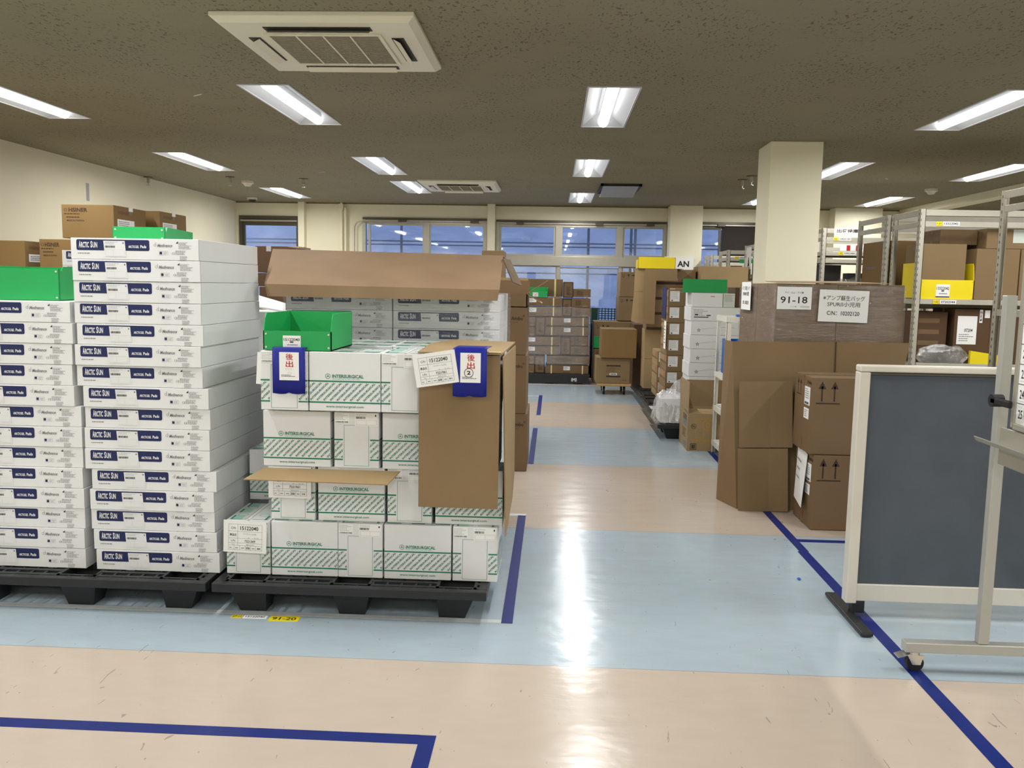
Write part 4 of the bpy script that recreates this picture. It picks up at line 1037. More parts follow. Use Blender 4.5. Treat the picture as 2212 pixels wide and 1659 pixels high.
FB = [(100, 280, 2460, 2700, 'lowest left end', 'small'), (100, 280, 2230, 2452, 'second lowest left end', 'small'), (300, 545, 2230, 2700, 'upright pair at the bottom left', 'tall'), (570, 1670, 2470, 2712, 'lowest long strapped one', 'long'), (600, 1695, 2235, 2462, 'second long one from the bottom right', 'long2'),
      (95, 930, 1980, 2210, 'left long one in the third layer', 'long'), (95, 940, 1740, 1975, 'left long one in the fourth layer', 'long'), (955, 1210, 1750, 2222, 'upright one right of centre', 'tall'), (1220, 1680, 1745, 1985, 'plain end in the fourth layer at right', 'small'), (1220, 1680, 1990, 2225, 'plain end in the third layer at right', 'small'),
      (100, 300, 1490, 1722, 'small end in the fifth layer', 'small'), (110, 305, 1240, 1480, 'small end in the sixth layer', 'small'), (318, 562, 1240, 1722, 'upright one at left above centre', 'tall'), (578, 1690, 1490, 1728, 'long strapped one in the fifth layer', 'long'), (578, 1692, 1245, 1482, 'long strapped one in the sixth layer', 'long'),
      (105, 985, 975, 1228, 'left long one in the seventh layer', 'long'), (105, 990, 738, 965, 'left long one under the green bin', 'long'), (1005, 1238, 770, 1232, 'upright one under the film at right', 'tall'), (1248, 1722, 770, 1000, 'upper plain end under the film at right', 'small'), (1248, 1722, 1005, 1238, 'lower plain end under the film at right', 'small'),
      (1035, 1280, 340, 755, 'upright one at the top of the stack', 'tall'), (1288, 1728, 520, 740, 'top right one with faint print', 'small')]
for a, b, c, d, lb, kd in FB: far_box(a, b, c, d, 'brown carton on the far pallet, ' + lb, kd)
# big top box set further back, behind the green bin
(p0, q0), (p1, q1) = PI_(-200, 255), PI_(1045, 735)
x0_, z1_ = at(p0, q0, YI + .30); x1_, z0_ = at(p1, q1, YI + .30)
carton(x0_, x1_ - .02, YI + .30, YI + .75, at(p1, PI_(0, 735)[1], YI)[1] + .002, z1_, 'brown carton on the far pallet, big strapped one behind the green bin', M_CARD2, 'strapped cartons on the far pallet', tape=False,
       art=lambda mb, f, w, d, h: [mb.rect(f['front'], w * u - .012, 0, w * u + .012, h, M_STRAP, .002) for u in (.25, .84)])
xg0, zg0 = at(1137, 641, YI); xg1, zg1 = at(1184, 618, YI)
bin_('parts_bin', .30, .26, .09, .145, ((xg0 + xg1) / 2 - .0, YI + .14, at(PI_(0, 738)[0], PI_(0, 738)[1], YI)[1] + .003), 0, M_GREEN, 'small green plastic bin on the far strapped cartons', '91-20')
wrap_shell('stretch_film', at(1110, 700, YI)[0] - .3, at(1274.5, 700, YI)[0] + .012, YI - .012, YI + .77, .27, 1.10, 'clear stretch film around the far strapped cartons', M_WRAP2, .012, seed=5)

# ------------------------------------------------------------------ dolly and its two cartons
YD = 11.2
xd0, zd0 = at(1290, 838, YD); xd1, zd1 = at(1364, 832, YD); 
t = thing('platform_dolly', ((xd0 + xd1) / 2, YD + .28, 0), 'low wooden platform dolly on black casters beside the aisle', 'dolly')
w = xd1 - xd0
MB().box(-w / 2, w / 2, -.28, .28, .115, .145, M_WOOD, .008).build('platform', t)
for sx in (-1, 1):
    for sy in (-1, 1):
        c = MB().box(sx * (w / 2 - .09) - .035, sx * (w / 2 - .09) + .035, sy * .2 - .035, sy * .2 + .035, .108, .116, M_CHROME).box(sx * (w / 2 - .09) - .022, sx * (w / 2 - .09) - .016, sy * .2 - .02, sy * .2 + .02, .045, .108, M_CHROME).box(sx * (w / 2 - .09) + .016, sx * (w / 2 - .09) + .022, sy * .2 - .02, sy * .2 + .02, .045, .108, M_CHROME).build('caster', t)
        MB().cyl((sx * (w / 2 - .09) - .014, sy * .2, .053), (sx * (w / 2 - .09) + .014, sy * .2, .053), .052, M_BLACK, 20).build('wheel', c)
def lower_art(mb, f, w, d, h):
    A = f['front']; mb.rect(A, w * .3, h * .66, w * .72, h * .72, M_BOXINK); mb.rect(A, w * .3, h * .25, w * .72, h * .31, M_BOXINK); mb.lines(A, w * .3, h * .42, w * .72, h * .64, 5, M_BOXINK2, .4, 3)
    mb.rect(A, w * .4, h * .33, w * .62, h * .41, M_TAG); mb.rect(A, w * .42, h * .355, w * .6, h * .385, M_INK, .001); icons(mb, A, w * .72, h * .1, .02)
z2 = at(1320, 773, YD)[1]; z3 = at(1340, 711, YD)[1]
carton(ax(1288, YD, 800), ax(1361, YD, 800), YD + .02, YD + .5, .146, z2, 'brown carton with dark printed bars on the dolly', M_CARD, art=lower_art)
carton(ax(1299, YD, 740), ax(1375, YD, 740), YD - .02, YD + .5, z2 + .001, z3, 'plain brown carton topping the dolly load', M_CARDS)
# things behind the dolly by the window
Yq = 12.55
carton(ax(1283, Yq, 700), ax(1372, Yq, 700), Yq, Yq + .5, az(752, Yq, 1285), az(694, Yq, 1285), 'brown carton with small symbols behind the dolly load, upper', M_CARD, art=lambda mb, f, w, d, h: icons(mb, f['front'], w * .08, h * .75, .045))
carton(ax(1282, Yq, 760), ax(1372, Yq, 700), Yq, Yq + .5, 0, az(753, Yq, 1285), 'brown carton on the floor behind the dolly load', M_CARD, art=lambda mb, f, w, d, h: icons(mb, f['front'], w * .08, h * .86, .04))
carton(ax(1336, 12.7, 640), ax(1376, 12.7, 640), 12.62, 13.2, az(693, 12.62, 1340) , az(641.5, 12.62, 1340), 'brown carton with small symbols by the far window, lower', M_CARD, art=lambda mb, f, w, d, h: icons(mb, f['front'], w * .12, h * .78, .045))
carton(ax(1338, 12.7, 640), ax(1377, 12.7, 640), 12.62, 13.2, az(641, 12.62, 1340), az(587, 12.62, 1340), 'brown carton with small symbols by the far window, topmost', M_CARD, art=lambda mb, f, w, d, h: icons(mb, f['front'], w * .12, h * .78, .045))
tag(MB().box(-.04, .06, -.003, .003, 0, .17, M_GREEN, .002).build('divider_card', loc=(ax(1288, 12.5, 740), 12.53, az(752, 12.5, 1288))), 'green plastic card standing left of the dolly load', 'card')
carton(ax(1366, 12.0, 760), ax(1366, 12.0, 760) + .3, 11.9, 12.5, 0, az(700, 12.0, 1370), 'dark brown carton between the dolly load and the right row', M_BROWNSH)
# dark green crate on edge under the window
xg, zg = at(1276, 694, 13.0); xh, zh = at(1338, 667, 13.0)
t = thing('plastic_crate', ((xg + xh) / 2, 13.3, 0), 'dark green plastic pallet standing on edge below the far window', 'pallet')
w = xh - xg; mb = MB()
for q in range(7): mb.box(-w / 2 + (w * .3 if q else 0), w / 2, -.02, .02, zh - .02 - q * .035, zh - .008 - q * .035, M_DGREENP)
for q in range(7): mb.box(-w / 2 + w * (.3 + q * .115), -w / 2 + w * (.3 + q * .115) + .012, -.02, .02, zh - .26, zh, M_DGREENP)
mb.box(-w / 2, -w / 2 + w * .28, -.03, .03, 0, zh, M_DGREENP).box(-w / 2, w / 2, -.03, .03, 0, zh - .24, M_DGREENP)
mb.build('grid', t)

# ------------------------------------------------------------------ right hand row
# tall plain cartons
for i in range(2):
    zt0, zt1 = PH + .001 + i * .37, PH + .001 + (i + 1) * .37
    for j in range(2):
        carton(1.13 + j * .0, 1.13 + .62, 10.78 - j * .36, 11.13 - j * .36, zt0 + .0, zt1, 'tall plain brown carton on the right row, %s, %s' % (('lower', 'upper')[i], ('rear', 'front')[j]), M_CARD3, 'tall plain cartons on the right row', tape=False) if j == 0 else None
# stack above them of dark banded cartons
for i in range(4):
    a = PH + .001 + .74 + i * .184
    carton(1.14, 1.72, 10.74, 11.15, a, a + .1835, 'brown carton with black base band on the tall plain cartons, %s' % ORDB[i], M_CARD, 'black banded brown cartons', tape=False,
           art=lambda mb, f, w, d, h: (mb.rect(f['front'], 0, 0, w, h * .17, M_BOXINK), mb.rect(f['front'], w * .32, h * .28, w * .62, h * .42, M_TAG), mb.rect(f['front'], w * .35, h * .31, w * .6, h * .38, M_INK, .001)))
# hanging flattened carton in front of them
t = thing('flattened_carton', (1.1, 10.6, 1.6), 'flattened brown carton draped on the banded cartons below the yellow bin', 'cardboard')
Yz = 10.62
def zp(a, b): return at(1370 + a / 9.217, 540 + b / 9.217, Yz)
def pl(pts, Yk, m, th=.004):
    q = [(zp(a, b)[0], Yk if not isinstance(Yk, list) else Yk[i], zp(a, b)[1]) for i, (a, b) in enumerate(pts)]
    return MB().slab(q[::-1], -th, m)
child(pl([(20, 375), (245, 375), (215, 835), (0, 830)], Yz + .03, M_CARD3), 'left_panel', t)
child(pl([(215, 375), (860, 380), (855, 615), (440, 612), (430, 850), (185, 840)], Yz, M_CARD), 'upper_panel', t)
child(pl([(185, 836), (425, 842), (400, 1475), (165, 1470)], Yz - .005, M_CARD), 'lower_panel', t)
child(MB().slab([(1.0, Yz, 1.622), (1.55, Yz, 1.622), (1.55, 11.0, 1.622), (1.0, 11.0, 1.622)], -.004, M_CARD), 'top_panel', t)
child(pl([(0, 828), (215, 828), (195, 1470), (-60, 1420)], Yz + .03, M_CARD3), 'lower_side_panel', t)
xq0, zq0 = at(1381, 580, 10.6); xq1, zq1 = at(1464, 556, 10.6)
bin_('parts_bin', xq1 - xq0, .3, zq1 - zq0, zq1 - zq0 - .03, ((xq0 + xq1) / 2, 10.8 + .12, PH + .748 + 4 * .184), 0, M_YELLOW, 'yellow plastic bin on top of the banded cartons')
# two more cartons on the right of them, big box behind the green bin
carton(1.745, 2.3, 10.5, 11.1, 1.2, 1.66, 'wide brown carton behind the green bin, right of the yellow bin', M_CARD3)
carton(1.76, 2.3, 10.5, 11.1, PH, 1.199, 'brown carton under the wide one on the right row', M_CARD3)
# taped carton column
def tape_art(mb, f, w, d, h):
    A = f['left']; mb.rect(A, 0, h * .46, d, h * .56, M_KRAFT, .001); mb.rect(A, d * .05, h * .60, d * .95, h * .95, M_CARD3, .0012); mb.rect(A, d * .72, h * .62, d * .92, h * .92, M_RED, .0015) if False else mb.lines(A, d * .74, h * .62, d * .9, h * .92, 5, M_RED, .7, 3, .0016)
    B = f['front']; mb.rect(B, w * .035, h * .3, w * .20, h * .93, M_TAG); mb.lines(B, w * .045, h * .45, w * .19, h * .9, 6, M_LGREY, .3, 2, .001); mb.rect(B, w * .06, h * .33, w * .085, h * .4, M_INK, .001)
for i in range(7):
    z_ = PH + .001 + i * .176; dx = random.uniform(-.012, .012)
    carton(1.235 + dx, 1.235 + .62 + dx, 9.43, 9.95, z_, z_ + .1755, 'brown taped carton with white side label, right row, %s' % ORDB[i], M_CARD, 'taped cartons with white labels', art=tape_art, tape=False)
for i in range(3):
    z_ = PH + .001 + i * .176
    carton(1.20, 1.8, 10.01, 10.5, z_, z_ + .1755, 'brown taped carton behind the labelled column, %s' % ORDB[i], M_CARD3, 'taped cartons behind the column', art=tape_art, tape=False)
tag(MB().box(0, .001, -.12, .05, 0, .30, M_TAG).lines(Face((0, .05, 0), (0, -1, 0), (0, 0, 1), .17, .30), .02, .05, .14, .26, 6, M_GREY, .3, 3).build('delivery_note', loc=(1.205, 9.48, az(753, 9.45, 1430))), 'white slip hanging off the taped carton column', 'paper')
tag(MB().box(-.004, .004, -.18, .18, 0, .34, M_NAVY).build('blue_flap', loc=(1.22, 9.7, 1.06)), 'navy flap folded over the top taped carton', 'sheet')
carton(1.30, 1.82, 9.46, 9.9, PH + 7 * .176 + .003, PH + 7 * .176 + .02, 'flat brown lid on the taped carton column', M_CARD3, tape=False)
# white carton stack
def wart(i):
    def a(mb, f, w, d, h):
        A = f['front']
        if i < 7:
            for k in range(5):
                r = math.radians(72 * k + 20); mb.poly([A.p(.075 + .008 * math.cos(r - .9), h * .35 + .008 * math.sin(r - .9)), A.p(.075 + .022 * math.cos(r), h * .35 + .022 * math.sin(r)), A.p(.075 + .008 * math.cos(r + .9), h * .35 + .008 * math.sin(r + .9))], M_GREY)
            n = 12
            for k in range(n):
                u0 = .1 + (w * .7 - .1) * k / n; u1 = .1 + (w * .7 - .1) * (k + 1) / n; g = lambda u: h * .42 + .02 * math.sin((u - .1) / (w * .7) * 2.6)
                mb.poly([A.p(u0, g(u0)), A.p(u1, g(u1)), A.p(u1, g(u1) + .0018), A.p(u0, g(u0) + .0018)], M_GREY)
        if i == 7:
            mb.lines(A, .03, h * .25, .17, h * .85, 6, M_GREY, .3, 3); mb.rect(A, .03, h * .25, .17, h * .32, M_INK); mb.rect(A, .04, h * .42, .07, h * .5, M_INK); mb.rect(A, .15, h * .38, .19, h * .45, M_INK)
            mb.lines(A, w * .78, h * .4, w * .97, h * .62, 3, M_LGREY, .4, 5)
        if i in (6, 7, 8): mb.text(A, 'Ambu', w * (.82 if i < 8 else .6), h * .72, w * .14, h * .1, M_RED, .02)
        B = f['left']
        for q in (.24, .48, .72): mb.rect(B, d * q, 0, d * q + .004, h, M_LGREY)
    return a
for i in range(9):
    z_ = PH + .001 + i * .1345; W_ = .60 if i < 8 else .30
    carton(1.315 + (0.0 if i % 2 else .008), 1.315 + W_, 8.42, 8.84 if i == 8 else 8.84, z_, z_ + .134, 'white carton with fine line drawing, right row, %s' % ORDB[i], M_WHITE, 'white cartons on the right row', art=wart(i), tape=False)
carton(1.62, 1.73, 8.42, 8.84, PH + .001 + 8 * .1345, PH + .001 + 9 * .1345, 'pale green tinted carton under the green bin, beside the top white one', M_WHITE2, tape=False, art=lambda mb, f, w, d, h: mb.lines(f['front'], .01, h * .4, w - .01, h * .9, 6, M_GREY, .3, 2))
carton(1.735, 2.02, 8.44, 8.84, PH + .001 + 8 * .1345, PH + .02 + 9 * .1345 + .04, 'brown carton with red symbols beside the green bin', M_BROWNSH, tape=False,
       art=lambda mb, f, w, d, h: [mb.rrect(f['front'], w * .40, h * (.06 + .3 * k), w * .62, h * (.30 + .3 * k), .008, M_RED) for k in range(3)])
carton(1.925, 2.3, 8.42, 8.84, PH + .001, PH + 8 * .1345, 'white carton behind the film wrapped cartons on the right row', M_WHITE, tape=False)
xq0, zq0 = at(1478, 632, 8.4); xq1, zq1 = at(1576, 604, 8.4)
bin_('parts_bin', xq1 - xq0, .28, zq1 - zq0 + .03, zq1 - zq0, ((xq0 + xq1) / 2, 8.56, PH + .003 + 9 * .1345), 0, M_GREEN, 'green plastic bin on the white carton stack') if False else tag(MB().box(-(xq1 - xq0) / 2, (xq1 - xq0) / 2, -.004, .004, 0, zq1 - zq0 + .0, M_GREEN, .002).box(-(xq1 - xq0) / 2, (xq1 - xq0) / 2, .0, .24, 0, .004, M_GREEN).build('parts_bin', loc=((xq0 + xq1) / 2, 8.5, PH + .003 + 9 * .1345)), 'green plastic bin seen from behind on the white carton stack', 'bin')
# film wrapped white bundle on the near pallet
mb = MB(); n = 14; rd = random.Random(4)
bx = thing('wrapped_bundle', (1.17, 8.20, PH), 'white bundle in crumpled clear film on the near pallet corner', 'bundle')
MB().box(-.16, .17, -.18, .18, .001, .24, M_WHITE, .01).build('contents', bx)
bm = bmesh.new(); bmesh.ops.create_grid(bm, x_segments=18, y_segments=18, size=1)
for v in bm.verts:
    x, y = v.co.x, v.co.y; r = max(abs(x), abs(y)); ang = math.atan2(y, x)
    zz_ = .27 - max(0, r - .62) * .70 + .02 * rd.uniform(-1, 1) + (.13 * max(0, 1 - ((x - .25) ** 2 + (y - .3) ** 2) * 5))
    k = 1.0 if r < .62 else 1.0 - (r - .62) * .35
    v.co = Vector((x * .24 * k + rd.uniform(-.006, .006), y * .25 * k + rd.uniform(-.006, .006), max(.004, zz_)))
me = bpy.data.meshes.new('film'); bm.to_mesh(me); bm.free(); me.materials.append(M_BAG)
o = bpy.data.objects.new('film', me); COL.objects.link(o); o.parent = bx
tag(MB().box(-.17, .17, -.12, .12, 0, .004, M_LGREY).build('cover_board', loc=(1.20, 9.06, PH + .001)), 'pale grey board lying on the second pallet of the right row', 'board')

# ------------------------------------------------------------------ open carton with roll drawing
x0_ = 1.175; x1_ = 1.60; y0_, y1_ = 7.44, 7.92; hz = at(1481, 893, 7.44)[1]
t = thing('open_carton', ((x0_ + x1_) / 2, (y0_ + y1_) / 2, 0), 'open brown carton with a paper roll drawing beside the small white shelf', 'box')
w, d, h = x1_ - x0_, y1_ - y0_, hz; f = bfaces(w, d, h); mb = MB()
th = .005
mb.box(-w / 2, w / 2, -d / 2, -d / 2 + th, .001, h, M_CARD3).box(-w / 2, w / 2, d / 2 - th, d / 2, .001, h, M_CARD3).box(-w / 2, -w / 2 + th, -d / 2 + th, d / 2 - th, .001, h, M_CARD3).box(w / 2 - th, w / 2, -d / 2 + th, d / 2 - th, .001, h, M_CARD3).box(-w / 2 + th, w / 2 - th, -d / 2 + th, d / 2 - th, .002, .008, M_CARD3)
A = f['front']; w_ = w; w = w * .62
mb.ring(A, w * .66, h * .70, h * .15, .006, M_ORANGE); mb.ring(A, w * .66, h * .70, h * .06, .004, M_ORANGE); mb.rect(A, w * .26, h * .84, w * .66, h * .855, M_ORANGE); mb.rect(A, w * .26, h * .45, w * .275, h * .85, M_ORANGE); mb.rect(A, w * .28, h * .36, w * .52, h * .375, M_ORANGE); mb.rect(A, w * .52, h * .36, w * .535, h * .56, M_ORANGE)
mb.ring(A, w * .2, h * .66, h * .07, .003, M_INK); mb.lines(A, w * .14, h * .63, w * .26, h * .69, 2, M_INK, .5, 3); mb.text(A, 'TOILET ROLL', w * .12, h * .25, w * .72, h * .06, M_ORANGE, .02)
mb.outline(A, w * .1, h * .03, w * .3, h * .2, .004, M_INK); mb.barcode(A, w * .14, h * .06, w * .26, h * .17, M_INK, 2); w = w_
B = f['left']; mb.rect(B, d * .45, h * .62, d * .85, h * .78, M_GREY); mb.rect(B, d * .45, h * .78, d * .85, h * .93, M_BOXINK2); mb.lines(B, d * .4, h * .3, d * .85, h * .55, 5, M_BOXINK2, .5, 2); mb.rect(B, d * .5, h * .08, d * .85, h * .2, M_GREY)
mb.build('body', t)
MB().box(-w / 2, -w / 2 + th, -d / 2, d / 2, h, h + .27, M_CARD3).build('left_flap', t)
MB().slab([(-w / 2, d / 2, h), (w / 2, d / 2, h), (w / 2, d / 2 + .03, h + .24), (-w / 2, d / 2 + .03, h + .24)], .005, M_CARD).build('rear_flap', t)
MB().slab([(-w / 2, -d / 2, h), (w / 2, -d / 2, h), (w / 2, -d / 2 + .22, h + .012), (-w / 2, -d / 2 + .22, h + .012)], .005, M_CARD3).build('near_flap', t)

# ------------------------------------------------------------------ small white shelf
t = thing('small_shelf', (1.53, 7.20, 0), 'small white angle steel shelf unit between the open carton and leaning cardboard', 'shelf')
zs = at(1543, 681, 7.25)[1]
for (x, y) in ((-.15, -.22), (-.15, .22), (.15, -.22), (.15, .22)):
    sx, sy = (1 if x < 0 else -1), (1 if y < 0 else -1); m = MB()
    m.box(min(x, x + sx * .035), max(x, x + sx * .035), min(y, y + sy * .003), max(y, y + sy * .003), .001, zs, M_RACKW).box(min(x, x + sx * .003), max(x, x + sx * .003), min(y, y + sy * .035), max(y, y + sy * .035), .001, zs, M_RACKW)
    F_ = Face((x - .0003 if x < 0 else x + .0003, y, 0), (0, -1, 0) if x < 0 else (0, 1, 0), (0, 0, 1), .035, zs)
    for k in range(18): m.rect(F_, -sy * .018 - .003 if x < 0 else sy * .018 - .003, .04 + k * zs / 18.5, -sy * .018 + .003 if x < 0 else sy * .018 + .003, .048 + k * zs / 18.5, M_RACKD)
    m.build('post', t)
for z in (.07, .37, .66, zs - .045):
    if z > 1.0: MB().box(-.15, .15, -.223, -.2205, z, z + .04, M_RACKW).box(-.15, .15, .2205, .223, z, z + .04, M_RACKW).box(-.153, -.1505, -.219, .219, z, z + .04, M_RACKW).box(.1505, .153, -.219, .219, z, z + .04, M_RACKW).build('top_frame', t)
    else: MB().box(-.146, .146, -.216, .216, z + .036, z + .04, M_RACKW).box(-.153, -.1505, -.219, .219, z, z + .039, M_RACKW).box(.1505, .153, -.219, .219, z, z + .039, M_RACKW).box(-.15, .15, -.223, -.2205, z, z + .039, M_RACKW).build('shelf_board', t)
bin_('parts_bin', .24, .30, .10, .28, (1.54, 7.2, .702), 0, M_BLUEP, 'tall blue plastic bin on the small white shelf')
sh = thing('paper_stack', (1.53, 7.2, .411), 'loose white papers on a shelf of the small white unit', 'paper')
for k in range(5): MB().box(-.11, .11, -.16, .16, k * .006, k * .006 + .002, M_TAG).build('sheet', sh, loc=(random.uniform(-.02, .02), random.uniform(-.03, .03), 0), rz=random.uniform(-.15, .15))
zp_ = at(1560, 815, 7.0)[1]
F_ = Face((-.07, -.001, 0), (1, 0, 0), (0, 0, 1), .12, .15)
tag(MB().box(-.07, .06, 0, .001, 0, .15, M_TAG).lines(F_, .02, .03, .11, .13, 8, M_GREY, .35, 3).build('delivery_note', loc=(1.45, 6.985, zp_), rz=-.15), 'white delivery note in a clear pocket on the small white shelf', 'paper')
tag(MB().box(-.05, .05, -.03, .03, 0, .02, M_BLUEP, .006).build('tape_roll', loc=(1.52, 7.08, zs - .004)), 'blue cloth bundle on top of the small white shelf', 'cloth')

# ------------------------------------------------------------------ film wrapped big cartons
YW = 5.62
xc0 = ax(1675, YW, 680); xw1 = ax(1951, YW, 680); xm = ax(1808, YW, 680); ztop = at(1760, 613, YW)[1]
pallet(xc0 - .02, xc0 + 1.12, YW + .0, YW + 1.1, 'black plastic pallet hidden behind the leaning cardboard')
def w_art(mb, f, w, d, h):
    mb.text(f['front'], 'Ambu', w - .16, h - .055, .12, .033, M_BOXINK2, .02)
k = 0
for j, (ya, yb) in enumerate(((YW, YW + .52), (YW + .53, YW + 1.06))):
    for i, (xa_, xb_) in enumerate(((xc0, xm - .002), (xm, xw1))):
        for q, (za_, zb2_) in enumerate(((1.0, ztop), (.57, .999), (PH + .001, .569))):
            if q and j: continue
            carton(xa_, xb_, ya, yb if q == 0 else YW + 1.06, za_, zb2_, 'brown carton under clear film by the pillar, %s %s %s' % (('top', 'middle', 'bottom')[q], ('front', 'rear')[j], ('left', 'right')[i]), M_CARD2, 'film wrapped cartons by the pillar', art=w_art)
wrap_shell('stretch_film', xc0 - .008, xw1 + .008, YW - .008, YW + 1.07, .2, ztop - .008, 'clear stretch film around the cartons by the pillar', M_WRAP2, .005, seed=9)
wt = ax(1760, YW + .3, 600)
tag(MB().slab([(xc0 - .01, YW - .005, ztop + .003), (xw1 - .1, YW - .005, ztop + .006), (xw1 - .25, YW + .5, ztop + .02), (xc0 + .02, YW + .4, ztop + .012)], -.004, M_CARD3).build('cardboard_sheet'), 'flat cardboard sheet lying on the film wrapped cartons', 'cardboard')
def sign(px0, py0, px1, py1, Y, label, rows_, rz=0.0):
    x0_, z1_ = at(px0, py0, Y); x1_, z0_ = at(px1, py1, Y); w = x1_ - x0_; h = z1_ - z0_
    F_ = Face((0, 0, 0), (1, 0, 0), (0, 0, 1), w, h); m = MB().box(0, w, 0, .001, 0, h, M_TAG)
    for s_, u, v, ww, hh, mm, bb in rows_: m.text(F_, s_, u * w, v * h, ww * w, hh * h, mm, bb)
    return tag(m.build('paper_sign', loc=(x0_, Y, z0_), rot=(0, rz, 0)), label, 'sign', 'paper signs on the film wrapped cartons')
sign(1680, 619, 1752, 669, YW - .02, 'paper sign with a two part number on the film wrapped cartons', [('アイ・エム・アイ様', .22, .70, .54, .09, M_INK, .01), ('91-18', .1, .27, .78, .30, M_INK, .01), ('2022/8/22', .68, .09, .26, .06, M_GREY, 0), ('入り数', .38, .09, .2, .06, M_GREY, 0)])
sign(1770, 625, 1873, 696, YW - .02, 'larger paper sign with three printed lines on the film wrapped cartons', [('※アンプ蘇生バッグ', .08, .67, .84, .16, M_INK, .003), ('SPURⅡ小児用', .17, .48, .66, .15, M_INK, .003), ('C/N：10202120', .17, .21, .66, .13, M_INK, .012)], rz=.02)
# left face sign
m = MB().box(-.0, .001, -.15, .15, 0, .20, M_TAG); F_ = Face((0, .15, 0), (0, -1, 0), (0, 0, 1), .3, .2)
m.text(F_, '※アンプ蘇生バッグ', .03, .14, .24, .03, M_INK, .003).text(F_, 'SPURⅡ小児用', .05, .10, .19, .03, M_INK, .012).text(F_, 'C/N：10202120', .05, .04, .19, .025, M_INK, .012)
v = ray(1612, 640); kk = (xc0 - .02) / v.x
tag(m.build('paper_sign', loc=(xc0 - .022, v.y * kk, ztop - .19)), 'paper sign on the aisle side of the film wrapped cartons', 'sign', 'paper signs on the film wrapped cartons')

# leaning cardboard sheets
t = thing('leaning_cardboard', (1.5, 5.5, 0), 'large folded brown cardboard leaning before the film wrapped cartons', 'cardboard')
Ys = 5.48
def zq(px, py, Y): a, b = at(px, py, Y); return (a, Y, max(b, .002))
m = MB(); m.slab([zq(1590, 1103, Ys), zq(1880, 1108, Ys), zq(1966, 741, Ys + .08), zq(1583, 737, Ys + .08)], .006, M_CARD); m.slab([zq(1805, 738, Ys + .075), zq(1807, 738, Ys + .075), zq(1804, 815, Ys + .055), zq(1802, 815, Ys + .055)], .002, M_SEAM)
child(m, 'main_panel', t)
m = MB(); a, b = zq(1590, 1103, Ys), zq(1583, 738, Ys + .08); m.slab([(zq(1559, 1099, Ys + .05)[0], Ys + .25, .002), a, b, (b[0] - .015, Ys + .27, b[2] - .0)], .006, M_CARD); child(m, 'side_panel', t)
for nm, (pa, pb, pya, pyb), yy in (('upper', (1597, 1712, 824, 967), Ys - .035), ('lower', (1594, 1702, 969, 1105), Ys - .05)):
    tt = thing('flattened_carton', (1.3, yy, 0), 'flattened brown carton leaning on the large cardboard, %s piece' % nm, 'cardboard')
    pm = 1664 if nm == 'upper' else 1660
    m = MB(); m.slab([zq(pa, pyb, yy), zq(pm, pyb, yy), zq(pm, pya, yy + .02), zq(pa, pya, yy + .02)], .006, M_CARD); child(m, 'left_panel', tt)
    m = MB(); m.slab([zq(pm, pyb, yy), zq(pb, pyb, yy - .02), zq(pb, pya, yy), zq(pm, pya, yy + .02)], .006, M_CARD); child(m, 'right_panel', tt)
# two arrow cartons
def arr_art(extra):
    def a(mb, f, w, d, h):
        arrows(mb, f['front'], .055, h * .66, .13); L_ = f['left']
        mb.text(L_, 'Ambu', d - .11, h * .90, .09, .022, M_BOXINK, .02)
        mb.rect(L_, d - .15, h * .62, d - .04, h * .86, M_TAG); mb.barcode(L_, d - .14, h * .63, d - .06, h * .66, M_INK, 3, .001); mb.lines(L_, d - .14, h * .70, d - .06, h * .84, 5, M_GREY, .35, 4, .001)
        mb.rect(L_, d - .15, h * .44, d - .05, h * .58, M_TAG); mb.lines(L_, d - .14, h * .46, d - .06, h * .56, 4, M_GREY, .35, 5, .001)
        arrows(mb, L_, .07, h * .72, .10); mb.rect(L_, d * .5 - .02, 0, d * .5 + .02, .08, M_KRAFT, .001)
    return a
carton(1.53, 2.12, 5.03, 5.40, 0.001, .445, 'brown carton with twin arrows on the floor left of the partition', M_CARD2, 'twin arrow cartons', art=arr_art(0))
carton(1.505, 2.11, 5.05, 5.41, .446, .898, 'brown carton with twin arrows stacked on another, left of the partition', M_CARD2, 'twin arrow cartons', art=arr_art(1))
zn = at(1715, 1075, 5.1)[1]
m = MB(); F_ = Face((0, .1, 0), (0, -1, 0), (0, 0, 1), .2, .32)
m.slab([(-.012, .12, .0), (-.03, -.10, -.02), (-.002, -.085, .30), (-.002, .115, .33)], .001, M_TAG); FN = Face((-.012, .12, 0), (-.018, -.22, -.02), (.010, -.005, .33), .2, .32); m.lines(FN, .03, .12, .17, .28, 3, M_GREY, .15, 5, .004)
tag(m.build('handwritten_note', loc=(1.525, 5.22, .13)), 'white handwritten note hanging on the lower arrow carton', 'paper')

# ------------------------------------------------------------------ partition
t = thing('partition_screen', (1.9, 3.68, 0), 'low slate blue fabric partition with pale metal frame at right', 'partition')
xa = ax(1826, 3.66, 1300); xb = 2.65; zt_ = at(1870, 789, 3.66)[1]; 
def PB(name, *a, m=M_TRIM, bev=.003): return child(MB().box(*a, m, bev), name, t)
PB('fabric_panel', xa + .04, xb, 3.672, 3.70, .145, zt_ - .03, m=M_FABRIC, bev=0)
PB('bottom_rail', xa + .03, xb, 3.662, 3.71, .075, .15)
PB('top_rail', xa, xb, 3.655, 3.715, zt_ - .028, zt_, bev=.006)
PB('side_post', xa, xa + .045, 3.656, 3.714, .065, zt_ - .029, bev=.004)
PB('groove_strip', xa + .04, xb, 3.66, 3.664, zt_ - .038, zt_ - .031, m=M_ALUD, bev=0)
PB('foot', xa - .005, xa + .045, 3.44, 3.92, .004, .022, m=M_BLACKP, bev=.006)
PB('foot_bracket', xa + .03, xa + .085, 3.665, 3.705, .02, .075, m=M_BLACKP, bev=.004)

